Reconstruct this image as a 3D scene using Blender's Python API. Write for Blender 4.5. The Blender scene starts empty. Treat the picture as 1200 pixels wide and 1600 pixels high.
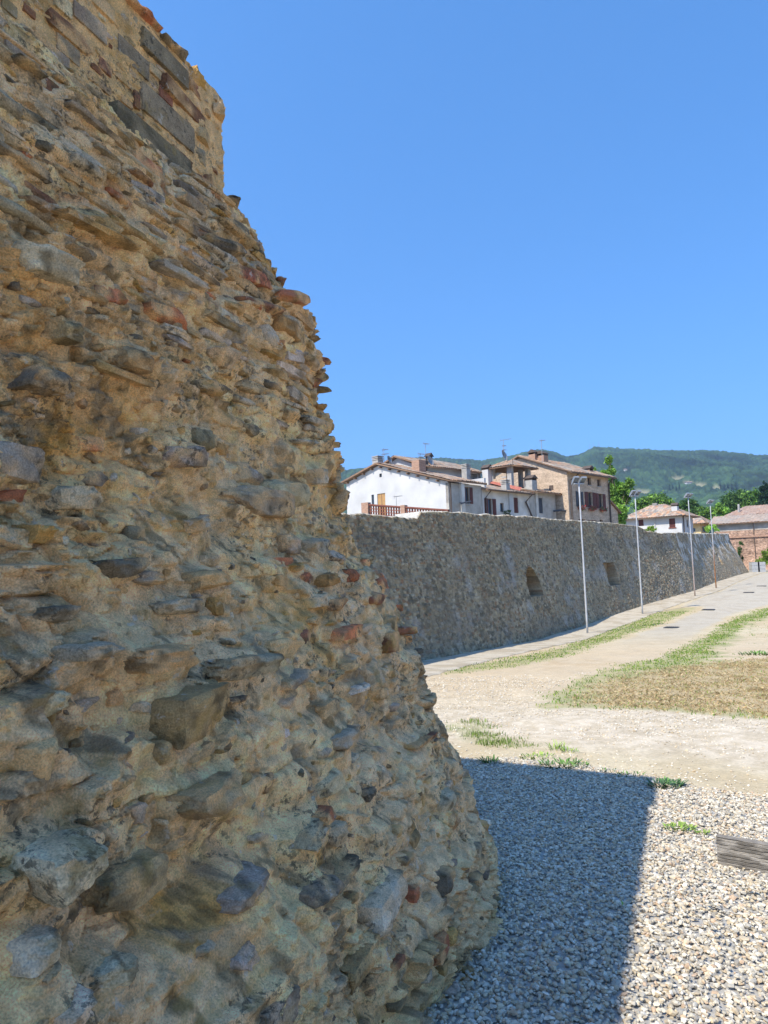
import bpy, math, random
import numpy as np
from mathutils import Vector, Matrix
random.seed(7); RNG = np.random.default_rng(7)
S = bpy.context.scene
COL = S.collection
# ---------------------------------------------------------------- camera, world, sun, exposure
FPX = 1110.0; PITCH = math.atan(90/1110); ROLL = .035
CAM = np.array([0., 0., 1.6])
_fw = np.array([0, math.cos(PITCH), math.sin(PITCH)]); _U0 = np.array([0, -math.sin(PITCH), math.cos(PITCH)]); _R0 = np.array([1., 0, 0])
_RT = math.cos(ROLL)*_R0-math.sin(ROLL)*_U0; _UP = math.sin(ROLL)*_R0+math.cos(ROLL)*_U0
cd = bpy.data.cameras.new('camera'); cam = bpy.data.objects.new('camera', cd); COL.objects.link(cam)
cd.sensor_fit = 'VERTICAL'; cd.sensor_height = 36; cd.sensor_width = 27; cd.lens = 36*FPX/1600
cd.clip_start = .05; cd.clip_end = 30000
m4 = Matrix.Identity(4)
for i in range(3):
    m4[i][0] = _RT[i]; m4[i][1] = _UP[i]; m4[i][2] = -_fw[i]; m4[i][3] = CAM[i]
cam.matrix_world = m4; S.camera = cam

SUN = np.array([-.509, -.434, .743]); SUN_EL = math.asin(.743); SUN_AZ = math.radians(229.5)
W = bpy.data.worlds.new('World'); S.world = W; W.use_nodes = True
nt = W.node_tree; nt.nodes.clear()
sky = nt.nodes.new('ShaderNodeTexSky'); sky.sky_type = 'NISHITA'; sky.sun_disc = False
sky.sun_elevation = SUN_EL; sky.sun_rotation = SUN_AZ; sky.altitude = 300; sky.air_density = 1.0; sky.dust_density = .2; sky.ozone_density = 3
bg = nt.nodes.new('ShaderNodeBackground'); bg.inputs[1].default_value = .13
wo = nt.nodes.new('ShaderNodeOutputWorld')
tcw = nt.nodes.new('ShaderNodeTexCoord'); va = nt.nodes.new('ShaderNodeVectorMath'); va.operation = 'ADD'; va.inputs[1].default_value = (0, 0, .22); vnm = nt.nodes.new('ShaderNodeVectorMath'); vnm.operation = 'NORMALIZE'
nt.links.new(tcw.outputs['Generated'], va.inputs[0]); nt.links.new(va.outputs[0], vnm.inputs[0]); nt.links.new(vnm.outputs[0], sky.inputs[0])
hsn = nt.nodes.new('ShaderNodeHueSaturation'); hsn.inputs['Saturation'].default_value = 1.24; hsn.inputs['Hue'].default_value = .5; nt.links.new(sky.outputs[0], hsn.inputs['Color']); nt.links.new(hsn.outputs[0], bg.inputs[0]); nt.links.new(bg.outputs[0], wo.inputs[0])
sl = bpy.data.lights.new('sun', 'SUN'); sl.energy = 2.6; sl.angle = math.radians(.53); sl.color = (1, .94, .84)
so = bpy.data.objects.new('sun', sl); COL.objects.link(so)
so.rotation_euler = Vector(SUN).to_track_quat('Z', 'Y').to_euler()
S.view_settings.view_transform = 'Standard'; S.view_settings.look = 'None'; S.view_settings.gamma = 1
S.view_settings.exposure = 1.42; S.view_settings.use_curve_mapping = False
try:
    S.cycles.max_bounces = 8; S.cycles.diffuse_bounces = 4
except Exception: pass

# ---------------------------------------------------------------- helpers
def ray(x, y):
    return _fw+_RT*((x-600)/FPX)+_UP*((800-y)/FPX)
def proj(P):
    d = np.asarray(P)-CAM; w = d@_fw
    return 600+FPX*(d@_RT)/w, 800-FPX*(d@_UP)/w
GY = [-30, 0, 2.5, 6.5, 20, 28, 35, 43, 53, 64, 85, 110, 400]
GZ = [.1, .1, 0, -.22, -.95, -1.38, -1.48, -1.2, -.8, -.6, -.24, 0, 0]
def gh(y): return np.interp(y, GY, GZ)
def ground(x, y):
    d = ray(x, y); ts = np.geomspace(.5, 400, 6000); p = CAM+ts[:, None]*d
    return p[np.argmax(p[:, 2] < gh(p[:, 1]))]
def vert_hit(x, y, P0, dr):          # ray meets the vertical plane through P0 along dr: distance along and height
    d = ray(x, y); n = np.array([dr[1], -dr[0], 0]); t = (np.array([P0[0], P0[1], 0])-CAM)@n/(d@n)
    p = CAM+t*d; return (p[0]-P0[0])*dr[0]+(p[1]-P0[1])*dr[1], p[2]
_perm = np.random.default_rng(3).permutation(4096)
def _h(ix, iy, s=0):
    return _perm[(_perm[(ix+s*57) & 4095]+iy) & 4095]/4096.0
def vn(x, y, s=0):
    x = np.asarray(x, float); y = np.asarray(y, float)
    ix = np.floor(x).astype(np.int64); iy = np.floor(y).astype(np.int64); fx = x-ix; fy = y-iy
    fx = fx*fx*(3-2*fx); fy = fy*fy*(3-2*fy)
    a = _h(ix, iy, s)*(1-fx)+_h(ix+1, iy, s)*fx; b = _h(ix, iy+1, s)*(1-fx)+_h(ix+1, iy+1, s)*fx
    return (a*(1-fy)+b*fy)*2-1
def fbm(x, y, s=0, o=4):
    r = 0; a = 1; t = 0
    for i in range(o):
        r = r+a*vn(x*2**i+i*17.3, y*2**i+i*9.1, s+i); t += a; a *= .5
    return r/t
def worley(x, y, s=0):
    ix = np.floor(x).astype(np.int64); iy = np.floor(y).astype(np.int64)
    f1 = np.full(x.shape, 9.); f2 = np.full(x.shape, 9.); idv = np.zeros(x.shape)
    for dx in (-1, 0, 1):
        for dy in (-1, 0, 1):
            cx = ix+dx; cy = iy+dy
            px = cx+.15+.7*_h(cx, cy, s+1); py = cy+.15+.7*_h(cx, cy, s+2)
            d = np.hypot(px-x, py-y); n = d < f1
            f2 = np.where(n, f1, np.minimum(f2, d)); idv = np.where(n, _h(cx, cy, s+3), idv); f1 = np.where(n, d, f1)
    return f1, f2, idv
def worley_v(x, y, s=0):       # nearest cell: distance gap, random id, offset from its centre
    ix = np.floor(x).astype(np.int64); iy = np.floor(y).astype(np.int64)
    f1 = np.full(x.shape, 9.); f2 = f1.copy(); idv = np.zeros(x.shape); ox = idv.copy(); oy = idv.copy()
    for dx in (-1, 0, 1):
        for dy in (-1, 0, 1):
            cx = ix+dx; cy = iy+dy; qx = x-(cx+.15+.7*_h(cx, cy, s+1)); qy = y-(cy+.15+.7*_h(cx, cy, s+2))
            d = np.hypot(qx, qy); n = d < f1; f2 = np.where(n, f1, np.minimum(f2, d)); idv = np.where(n, _h(cx, cy, s+3), idv)
            ox = np.where(n, qx, ox); oy = np.where(n, qy, oy); f1 = np.where(n, d, f1)
    return f2-f1, idv, ox, oy
def sst(a, b, x): t = np.clip((x-a)/(b-a), 0, 1); return t*t*(3-2*t)
def lerp(a, b, t): return a*(1-t)+b*t
def C3(*c): return np.array(c, float)

WLOC = {}
def link(o, parent=None):
    COL.objects.link(o)
    if parent is not None: o.parent = parent
    return o
def tag(o, label=None, cat=None, group=None, kind=None):
    if label: o['label'] = label
    if cat: o['category'] = cat
    if group: o['group'] = group
    if kind: o['kind'] = kind
    return o
def empty(name, loc, label=None, cat=None, group=None):
    o = bpy.data.objects.new(name, None); o.empty_display_size = .2; o.location = loc; COL.objects.link(o)
    WLOC[o.name] = np.array(loc, float); return tag(o, label, cat, group)
def root_loc(p):
    while p is not None and p.parent is not None: p = p.parent
    return WLOC.get(p.name, np.zeros(3)) if p is not None else np.zeros(3)
def mesh(name, V, Fs, mt, parent=None, col=None, smooth=False, loc=None, sharp=None):
    """V (n,3) world points, Fs list of index arrays with 3 or 4 columns."""
    V = np.asarray(V, float); 
    if loc is not None: off = np.array(loc, float)
    else: off = root_loc(parent)
    me = bpy.data.meshes.new(name); me.vertices.add(len(V)); me.vertices.foreach_set('co', (V-off).ravel())
    if not isinstance(Fs, (list, tuple)): Fs = [Fs]
    Fs = [np.asarray(f, np.int32) for f in Fs if len(f)]
    loops = np.concatenate([f.ravel() for f in Fs]); cnt = np.concatenate([np.full(len(f), f.shape[1]) for f in Fs])
    st = np.concatenate([[0], np.cumsum(cnt)[:-1]])
    me.loops.add(len(loops)); me.loops.foreach_set('vertex_index', loops.astype(np.int32))
    me.polygons.add(len(cnt)); me.polygons.foreach_set('loop_start', st.astype(np.int32)); me.polygons.foreach_set('loop_total', cnt.astype(np.int32))
    me.polygons.foreach_set('use_smooth', np.full(len(cnt), smooth)); me.update(calc_edges=True)
    if col is not None:
        c = np.ones((len(V), 4)); col = np.asarray(col); c[:, :col.shape[1]] = col
        at = me.color_attributes.new('Col', 'FLOAT_COLOR', 'POINT'); at.data.foreach_set('color', c.ravel())
    if sharp: me.set_sharp_from_angle(angle=math.radians(sharp))
    me.materials.append(mt); o = bpy.data.objects.new(name, me); link(o, parent)
    if loc is not None: o.location = loc; WLOC[o.name] = np.array(loc, float)
    return o
def gridf(n, m, off=0):
    i = np.arange(n*m).reshape(n, m)+off
    return np.stack([i[:-1, :-1], i[1:, :-1], i[1:, 1:], i[:-1, 1:]], -1).reshape(-1, 4)
class MB:
    def __init__(s): s.v = []; s.q = []; s.t = []; s.c = []; s.n = 0
    def add(s, V, q=None, t=None, c=(1, 1, 1)):
        V = np.asarray(V, float).reshape(-1, 3); s.v.append(V)
        if q is not None and len(q): s.q.append(np.asarray(q).reshape(-1, 4)+s.n)
        if t is not None and len(t): s.t.append(np.asarray(t).reshape(-1, 3)+s.n)
        c = np.asarray(c, float); s.c.append(np.broadcast_to(c, (len(V), 3)) if c.ndim == 1 else c); s.n += len(V)
    def box(s, F, s0, s1, z0, z1, o0, o1, c=(1, 1, 1)):
        P = [F.p(a, z, o) for z in (z0, z1) for o in (o0, o1) for a in (s0, s1)]
        s.add(P, [[0, 1, 3, 2], [4, 6, 7, 5], [0, 4, 5, 1], [2, 3, 7, 6], [0, 2, 6, 4], [1, 5, 7, 3]], c=c)
    def tube(s, pts, rad, k=8, c=(1, 1, 1), cap=True):
        pts = [np.array(p, float) for p in pts]; rad = rad if hasattr(rad, '__len__') else [rad]*len(pts)
        R = []
        for i, p in enumerate(pts):
            t = pts[min(i+1, len(pts)-1)]-pts[max(i-1, 0)]; t = t/np.linalg.norm(t)
            a = np.cross(t, [0, 0, 1.]) if abs(t[2]) < .9 else np.cross(t, [1., 0, 0]); a /= np.linalg.norm(a); b = np.cross(t, a)
            an = np.arange(k)*2*math.pi/k
            R.append(p+rad[i]*(np.cos(an)[:, None]*a+np.sin(an)[:, None]*b))
        q = []
        for i in range(len(pts)-1):
            for j in range(k): q.append([i*k+j, i*k+(j+1) % k, (i+1)*k+(j+1) % k, (i+1)*k+j])
        V = np.concatenate(R); t = []
        if cap:
            V = np.concatenate([V, [pts[0], pts[-1]]]); n = len(pts)*k
            for j in range(k): t.append([n, (j+1) % k, j]); t.append([n+1, n-k+j, n-k+(j+1) % k])
        s.add(V, q, t, c)
    def build(s, name, mt, parent=None, smooth=False, loc=None):
        V = np.concatenate(s.v); Fs = []
        if s.q: Fs.append(np.concatenate(s.q))
        if s.t: Fs.append(np.concatenate(s.t))
        return mesh(name, V, Fs, mt, parent, np.concatenate(s.c), smooth, loc)
class Frame:      # a facade: P0 its lower left corner seen from outside, d along it to the right, n outwards
    def __init__(s, P0, d):
        s.P = np.array(P0[:2], float); s.d = np.array(d[:2], float)/np.hypot(*d[:2]); s.n = np.array([s.d[1], -s.d[0]])
    def p(s, a, z, o=0): q = s.P+s.d*a+s.n*o; return [q[0], q[1], z]
    def hit(s, x, y): return vert_hit(x, y, s.P, s.d)

def mat(name, col=None, rough=.85, ns=6., na=.25, bs=30., bump=.3, bd=.01, metal=0, stretch=(1, 1, 1), spec=.3, fine=0, detail=6):
    m = bpy.data.materials.new(name); m.use_nodes = True; t = m.node_tree; N = t.nodes; L = t.links
    b = N['Principled BSDF']; b.inputs['Roughness'].default_value = rough; b.inputs['Metallic'].default_value = metal
    b.inputs['Specular IOR Level'].default_value = spec
    tc = N.new('ShaderNodeTexCoord'); mp = N.new('ShaderNodeMapping'); mp.inputs['Scale'].default_value = stretch; L.new(tc.outputs['Object'], mp.inputs[0])
    n1 = N.new('ShaderNodeTexNoise'); n1.inputs['Scale'].default_value = ns; n1.inputs['Detail'].default_value = detail; L.new(mp.outputs[0], n1.inputs[0])
    mr = N.new('ShaderNodeMapRange'); mr.inputs[1].default_value = .3; mr.inputs[2].default_value = .7; mr.inputs[3].default_value = 1-na; mr.inputs[4].default_value = 1+na; L.new(n1.outputs[0], mr.inputs[0])
    if col is None:
        at = N.new('ShaderNodeAttribute'); at.attribute_name = 'Col'; src = at.outputs[0]
    else:
        rg = N.new('ShaderNodeRGB'); rg.outputs[0].default_value = (*col, 1); src = rg.outputs[0]
    vm = N.new('ShaderNodeVectorMath'); vm.operation = 'SCALE'; L.new(src, vm.inputs[0]); L.new(mr.outputs[0], vm.inputs['Scale'])
    out = vm.outputs[0]
    if fine:
        n3 = N.new('ShaderNodeTexNoise'); n3.inputs['Scale'].default_value = bs*3; n3.inputs['Detail'].default_value = 4; L.new(mp.outputs[0], n3.inputs[0])
        m3 = N.new('ShaderNodeMapRange'); m3.inputs[1].default_value = .3; m3.inputs[2].default_value = .7; m3.inputs[3].default_value = 1-fine; m3.inputs[4].default_value = 1+fine; L.new(n3.outputs[0], m3.inputs[0])
        v3 = N.new('ShaderNodeVectorMath'); v3.operation = 'SCALE'; L.new(out, v3.inputs[0]); L.new(m3.outputs[0], v3.inputs['Scale']); out = v3.outputs[0]
    L.new(out, b.inputs['Base Color'])
    n2 = N.new('ShaderNodeTexNoise'); n2.inputs['Scale'].default_value = bs; n2.inputs['Detail'].default_value = 8; n2.inputs['Roughness'].default_value = .65; L.new(mp.outputs[0], n2.inputs[0])
    bp = N.new('ShaderNodeBump'); bp.inputs['Strength'].default_value = bump; bp.inputs['Distance'].default_value = bd; L.new(n2.outputs[0], bp.inputs['Height']); L.new(bp.outputs[0], b.inputs['Normal'])
    return m
# rounded broken rock
def cube_sphere(n):
    V = []; Fq = []
    a = np.tan(np.linspace(-1, 1, n+1)*math.pi/4)
    for ax in range(3):
        for sg in (-1, 1):
            A, B = np.meshgrid(a, a, indexing='ij'); P = np.zeros((n+1, n+1, 3)); P[..., ax] = sg; P[..., (ax+1) % 3] = A; P[..., (ax+2) % 3] = B
            f = gridf(n+1, n+1, len(V)*(n+1)**2)
            if sg < 0: f = f[:, ::-1]
            V.append(P.reshape(-1, 3)); Fq.append(f)
    V = np.concatenate(V); Fq = np.concatenate(Fq); V /= np.linalg.norm(V, axis=1)[:, None]
    k, inv = np.unique(np.round(V, 5), axis=0, return_inverse=True); return k, inv.ravel()[Fq]
CS = {n: cube_sphere(n) for n in (2, 5, 9)}
def rock(n, w, h, d, boxy=.5, cuts=6, rough=.03, rg=RNG):
    V, Fq = CS[n]; mx_ = np.max(np.abs(V), 1)[:, None]
    P = V/mx_**boxy
    for i in range(cuts):
        c = rg.normal(size=3); c /= np.linalg.norm(c); dm = np.max(P@c); k = dm*rg.uniform(.64, .93)
        e_ = np.maximum(P@c-k, 0); P = P-e_[:, None]*c*.92
    q = rg.uniform(0, 50); r = 1+rough*fbm(P[:, 0]*3+q, P[:, 1]*3+P[:, 2]*2.3+q, 5, 3)*2
    return P*r[:, None]*np.array([w, d, h])*.5*1.08, Fq
# ---------------------------------------------------------------- near bastion (big rubble wall on the left)
D1 = np.array([.358, .934]); D1 /= np.hypot(*D1); D2 = np.array([-.84, .543]); D2 /= np.hypot(*D2)
N1 = np.array([D1[1], -D1[0]]); N2 = np.array([D2[1], -D2[0]])
CB = ground(785, 1370)[:2]+N1*.03; KK = -(N1+N2)/(1+N1@N2)
SIL = [(785, 1370), (775, 1290), (755, 1240), (743, 1180), (720, 1135), (690, 1095), (682, 1050), (662, 1000), (640, 938), (598, 880), (562, 830), (545, 790), (530, 740), (518, 680), (508, 630), (502, 560), (490, 512), (458, 485), (440, 440), (408, 390), (374, 345), (343, 320), (341, 250), (339, 200), (338, 160)]
kh = KK/np.hypot(*KK); hs = []; ss = []
for q in SIL:
    a, z = vert_hit(q[0], q[1], CB, kh); hs.append(z); ss.append(a/np.hypot(*KK))
ss = np.maximum.accumulate(np.array(ss)); hs = np.array(hs); HTOP = hs[-1]+.03; HB = hs[-4]
hs = np.concatenate([[-.6], hs]); ss = np.concatenate([[-.12], ss])
RC = .42
def setback(h): return np.interp(h, hs, ss)-.02+.055*sst(2.3, 1.6, np.asarray(h))
def nrm(u):
    t = sst(-RC, RC*.8, u); n = N1*(1-t)[..., None]+N2*t[..., None]; return n/np.linalg.norm(n, axis=-1)[..., None]
def surf(u, h, d=0.):
    u = np.asarray(u, float); h = np.asarray(h, float); s = setback(h)
    base = CB+s[..., None]*KK+np.where(u[..., None] < 0, u[..., None]*D1, u[..., None]*D2)
    n = nrm(u); rd = .10*np.clip(1-np.abs(u)/RC, 0, 1)**2*(1-sst(HB-.4, HB, h)*.97)
    base = base+n*(np.asarray(d)-rd)[..., None]
    return np.concatenate([base, h[..., None]], -1)
# pixel -> (u,h) on the wall
gu, ghh = np.meshgrid(np.linspace(-4.2, .3, 700), np.linspace(-.3, HTOP, 700), indexing='ij')
_P = surf(gu, ghh); _px, _py = proj(_P); _dep = np.linalg.norm(_P-CAM, axis=-1)
def wall_uh(x, y):
    i = np.argmin((_px-x)**2+(_py-y)**2); return gu.flat[i], ghh.flat[i], _dep.flat[i]
U = np.concatenate([np.linspace(-8, -4.1, 70)[:-1], np.linspace(-4.1, .45, 760), np.linspace(.45, 4, 90)[1:]])
H = np.linspace(-.35, HTOP, 720)
UU, HH = np.meshgrid(U, H, indexing='ij')
amp = 1-.45*sst(2.2, 2.9, HH)-.42*sst(HB-.05, HB+.06, HH)
dm = (.055*fbm(UU*1.3, HH*2.2, 1, 3)+.028*fbm(UU*4.5+HH, HH*8, 2, 3)+.010*fbm(UU*16, HH*24, 3, 3))*amp+.005*fbm(UU*50, HH*60, 4, 3)
dm += -.012*sst(.15, .6, fbm(UU*9, HH*11, 8, 3))*sst(-.1, .3, fbm(UU*2, HH*2, 9, 2))*amp
TYPES = {'slab': (.25, .22, .165), 'grey': (.45, .40, .32), 'blue': (.52, .50, .45), 'beige': (.52, .42, .27), 'ochre': (.48, .32, .13), 'brick': (.46, .18, .10), 'dark': (.20, .18, .145), 'pale': (.52, .47, .37), 'tan': (.44, .33, .20), 'rust': (.25, .125, .08)}
# stones seen in the photograph: x, y, width px, height px, kind, how far out (m), tilt
BIG = [(380, 785, 108, 46, 'grey', .10, .03), (365, 1040, 108, 42, 'blue', .09, -.15), (275, 1108, 104, 92, 'tan', .09, .1), (300, 1235, 100, 62, 'beige', .09, .12),
 (345, 1385, 96, 62, 'blue', .09, .2), (470, 1395, 60, 66, 'dark', .07, 0), (500, 1375, 90, 24, 'dark', .06, .3), (450, 1300, 66, 40, 'grey', .08, .45), (465, 1270, 30, 20, 'brick', .08, .3),
 (500, 1300, 34, 50, 'blue', .05, 0), (575, 1405, 58, 76, 'blue', .06, .3), (505, 1150, 40, 30, 'blue', .06, 0), (480, 1215, 50, 60, 'pale', .05, .3), (678, 1250, 24, 34, 'pale', .03, .2),
 (645, 1155, 58, 46, 'rust', .06, 0), (700, 1205, 40, 50, 'blue', .05, .2), (705, 1295, 34, 60, 'pale', .06, -.4), (755, 1285, 30, 24, 'blue', .05, .3), (650, 1475, 24, 40, 'brick', .02, .2),
 (40, 1345, 105, 100, 'blue', .08, .1), (15, 1180, 80, 90, 'beige', .07, 0), (145, 1515, 84, 66, 'blue', .07, .1), (65, 1560, 90, 60, 'blue', .07, .5), (10, 1470, 60, 110, 'blue', .07, 0),
 (130, 1100, 60, 26, 'grey', .04, 0), (220, 1025, 90, 44, 'tan', .07, -.05), (100, 1015, 76, 30, 'blue', .07, 0), (90, 780, 70, 40, 'grey', .06, .2), (20, 835, 40, 30, 'ochre', .06, 0),
 (160, 885, 70, 34, 'dark', .06, .1), (300, 905, 66, 34, 'tan', .06, 0), (265, 950, 60, 30, 'pale', .05, 0), (275, 820, 34, 22, 'grey', .06, .5), (255, 715, 50, 36, 'grey', .07, .1), (330, 560, 46, 30, 'beige', .05, .1),
 (25, 425, 80, 44, 'grey', .09, .15), (25, 600, 70, 40, 'dark', .08, 0), (55, 525, 40, 34, 'beige', .07, 0), (120, 350, 62, 26, 'tan', .06, .3), (170, 570, 60, 36, 'tan', .06, .2), (235, 590, 36, 24, 'beige', .05, 0),
 (330, 390, 60, 20, 'dark', .05, .5), (125, 695, 34, 20, 'brick', .04, .2), (240, 500, 60, 24, 'brick', .05, .3), (145, 470, 50, 18, 'brick', .04, .4), (360, 380, 40, 34, 'brick', .05, .4), (380, 440, 60, 16, 'brick', .05, .4), (390, 480, 70, 16, 'rust', .06, .35), (435, 470, 40, 12, 'brick', .06, .3),
 (410, 530, 36, 36, 'blue', .06, -.4), (445, 555, 36, 26, 'blue', .06, .2), (410, 585, 40, 20, 'tan', .07, .2), (455, 590, 60, 24, 'tan', .06, 0), (440, 520, 50, 24, 'ochre', .06, 0), (475, 500, 30, 24, 'tan', .05, 0), (495, 512, 20, 14, 'dark', .10, 0),
 (508, 560, 20, 10, 'brick', .09, 0), (510, 606, 40, 11, 'rust', .10, .1), (480, 600, 24, 16, 'brick', .04, .1), (440, 650, 26, 24, 'tan', .05, 0), (505, 650, 20, 26, 'grey', .03, .2), (520, 690, 30, 22, 'ochre', .09, .2), (518, 720, 34, 16, 'tan', .07, 0), (455, 620, 40, 22, 'grey', .05, -.3),
 (365, 740, 50, 40, 'grey', .05, 0), (480, 735, 60, 20, 'blue', .06, .1), (440, 770, 60, 40, 'grey', .05, 0), (440, 850, 34, 30, 'grey', .06, 0), (475, 855, 34, 34, 'blue', .07, .2), (505, 848, 30, 24, 'dark', .06, 0),
 (500, 872, 24, 18, 'grey', .06, 0), (545, 873, 22, 18, 'pale', .05, 0), (568, 873, 18, 18, 'brick', .05, 0), (596, 886, 18, 18, 'brick', .04, 0), (527, 901, 22, 20, 'brick', .06, 0), (490, 905, 30, 22, 'ochre', .05, 0), (466, 905, 16, 18, 'brick', .03, .6), (585, 905, 26, 22, 'brick', .04, .3), (420, 878, 40, 12, 'brick', .05, 0), (445, 885, 26, 14, 'ochre', .05, 0),
 (568, 935, 34, 20, 'rust', .05, 0), (508, 945, 34, 20, 'rust', .05, 0), (477, 970, 24, 16, 'tan', .05, 0), (520, 988, 42, 20, 'brick', .06, 0), (464, 998, 18, 26, 'rust', .03, 0), (592, 975, 18, 22, 'brick', .04, 0), (624, 981, 28, 18, 'rust', .07, 0), (586, 1003, 22, 24, 'rust', .04, 0), (644, 992, 16, 18, 'brick', .04, 0), (645, 938, 12, 16, 'brick', .04, 0), (663, 1006, 24, 18, 'dark', .07, -.1), (598, 1028, 18, 18, 'brick', .03, -.3), (672, 1055, 14, 20, 'rust', .03, 0), (620, 1040, 34, 30, 'grey', .05, 0), (540, 1075, 40, 18, 'blue', .05, 0), (700, 1118, 20, 16, 'dark', .05, 0),
 (430, 1010, 60, 40, 'beige', .06, 0), (440, 1060, 40, 24, 'grey', .06, .3), (690, 1440, 26, 50, 'rust', .02, .3), (615, 1340, 22, 22, 'dark', .03, 0), (560, 1240, 26, 28, 'dark', .04, 0), (590, 1500, 22, 26, 'rust', .03, 0), (300, 1480, 26, 44, 'pale', .05, .3), (355, 1490, 50, 50, 'blue', .05, .3), (540, 1500, 60, 60, 'tan', .04, .2), (395, 1570, 60, 60, 'grey', .05, 0), (40, 1100, 60, 36, 'grey', .06, .3), (175, 1090, 24, 26, 'brick', .03, 0), (60, 960, 60, 30, 'pale', .05, 0), (205, 905, 40, 26, 'grey', .06, 0)]
ASH = [(262, 188, 92, 44, 'dark', .012), (237, 232, 62, 34, 'dark', .010), (296, 266, 62, 36, 'dark', .015), (255, 95, 84, 30, 'dark', .012), (208, 92, 54, 30, 'dark', .008), (297, 172, 46, 22, 'rust', .010), (258, 150, 22, 18, 'rust', .008), (250, 122, 40, 14, 'grey', .008), (163, 105, 24, 18, 'rust', .006), (195, 160, 20, 12, 'rust', .006), (212, 158, 6, 34, 'rust', .006), (145, 42, 40, 40, 'pale', .01), (95, 8, 30, 24, 'pale', .01), (80, 88, 26, 24, 'grey', .006), (105, 78, 40, 26, 'grey', .006), (66, 133, 26, 14, 'rust', .006), (30, 98, 26, 18, 'grey', .006), (190, 122, 34, 12, 'tan', .006), (235, 205, 20, 8, 'brick', .006), (222, 262, 24, 10, 'brick', .008), (247, 265, 14, 18, 'pale', .01), (158, 10, 40, 22, 'grey', .008), (45, 18, 22, 12, 'rust', .006), (10, 12, 26, 20, 'dark', .006), (110, 138, 26, 16, 'beige', .006), (20, 60, 34, 20, 'beige', .006), (120, 20, 20, 26, 'grey', .006), (60, 55, 20, 12, 'tan', .006)]
def shelf(su, sh, s, wob):
    x = UU/su+wob*fbm(UU*3.1, HH*4.3, s+40, 3); y = HH/sh+wob*1.6*fbm(UU*2.7+5, HH*3.9, s+50, 3)
    g, i_, ox, oy = worley_v(x, y, s); e = sst(.0, .13, g)
    return e*np.clip(i_*1.5-.35, 0, 1)*(.55+.75*np.clip(oy+.5, 0, 1.1))*sst(-1.3, -.3, oy+.2*ox), i_, e
sh1, id1, ed1 = shelf(.22, .12, 301, .6); sh2, id2, ed2 = shelf(.10, .055, 311, .6); sh3, id3, ed3 = shelf(.045, .028, 321, .6)
midb = sst(2.2, 2.8, HH); sb1, idb, edb = shelf(.24, .042, 331, .25)
lowf = (1-midb)*(.6+.7*sst(-.4, .3, fbm(UU*1.2, HH*1.5, 60, 3)))
rdg = 1-np.abs(fbm(UU*11, HH*15, 62, 4))*3; rdm = sst(-.15, .35, fbm(UU*2.1, HH*2.3, 63, 3))
dm += lowf*(.044*sh1+.022*sh2*(.5+rdm)+.011*sh3*(.4+1.2*rdm)+.011*rdm*rdg)+midb*amp*1.7*(.034*sb1+.012*sh3)
stones = []      # u, h, w, hh, kind, out, tilt, boxy, n
def near_stone(u, h, w, hh, k=1.):
    for s in stones:
        if abs(s[0]-u) < (s[2]+w)*.5*k and abs(s[1]-h) < (s[3]+hh)*.5*k: return True
    return False
def px2wall(x, y, w, h):
    a = wall_uh(x-w/2, y); b = wall_uh(x+w/2, y); c = wall_uh(x, y-h/2); e = wall_uh(x, y+h/2); m_ = wall_uh(x, y)
    return m_[0], m_[1], max(min(abs(b[0]-a[0]), .55), .04), max(min(abs(c[1]-e[1]), w/h and .34), .02)
for x, y, w, h, k, o, tl in BIG:
    u, hh_, ww, wh = px2wall(x, y, w, h); ds_ = wall_uh(x, y)[2]; ww = min(ww, w/1110*ds_*(1.7 if k in ('brick', 'rust') else 1.7)); wh = min(wh, ww*.9, h/1110*wall_uh(x, y)[2]*1.3); stones.append((u, hh_, ww*1.0, max(wh, .025), k, o, -tl*.5, .66 if k not in ('brick', 'rust') else .88, 9))
for x, y, w, h, k, o in ASH:
    u, hh_, ww, wh = px2wall(x, y, w, h); wh = min(max(wh, .03), .24); wh = min(wh, .135 if w > 40 else .08); k = 'slab' if k == 'dark' else k; stones.append((u, hh_, ww*.82, wh*.9, k, o, 0, .93, 9))
rr = random.Random(11)
KS = ['grey', 'blue', 'beige', 'ochre', 'tan', 'pale', 'dark', 'grey', 'tan', 'beige', 'ochre']
def fill(n, u0, u1, h0, h1, wr, hr, out, kinds, k, boxy, tl=.15, nn=5, cl=None):
    for _ in range(n):
        w = rr.uniform(*wr); h = rr.uniform(*hr); u = rr.uniform(u0, u1); z = rr.uniform(h0, h1)
        if near_stone(u, z, w, h, k): continue
        if cl is not None and vn(np.array([u*1.7]), np.array([z*2.6]), 31)[0] < cl: continue
        stones.append((u, z, w, max(h, .03 if u > -.4 else 0), rr.choice(kinds), rr.uniform(*out)*(.55 if u > -.4 else 1), rr.uniform(-tl, tl), boxy, nn))
fill(70, -4.2, .4, -.2, 2.3, (.12, .26), (.055, .13), (.02, .07), KS, 1.0, .62, nn=9)
fill(480, -4.2, .4, -.2, 2.4, (.05, .12), (.025, .065), (.008, .03), KS+['brick'], .98, .68, cl=-.35)
fill(2200, -4.2, .4, -.2, 2.4, (.015, .05), (.012, .03), (.003, .014), KS, .95, .6, tl=.5, nn=5, cl=-.2)
fill(3200, -4.4, .4, 2.2, HB, (.10, .34), (.022, .05), (.012, .045), ['grey', 'tan', 'beige', 'ochre', 'dark', 'blue', 'grey', 'tan', 'grey', 'rust'], .97, .7, tl=.05)
fill(2500, -4.4, .4, 2.3, HB, (.04, .12), (.015, .035), (.008, .03), KS+['brick'], .97, .6, tl=.08)
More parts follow.
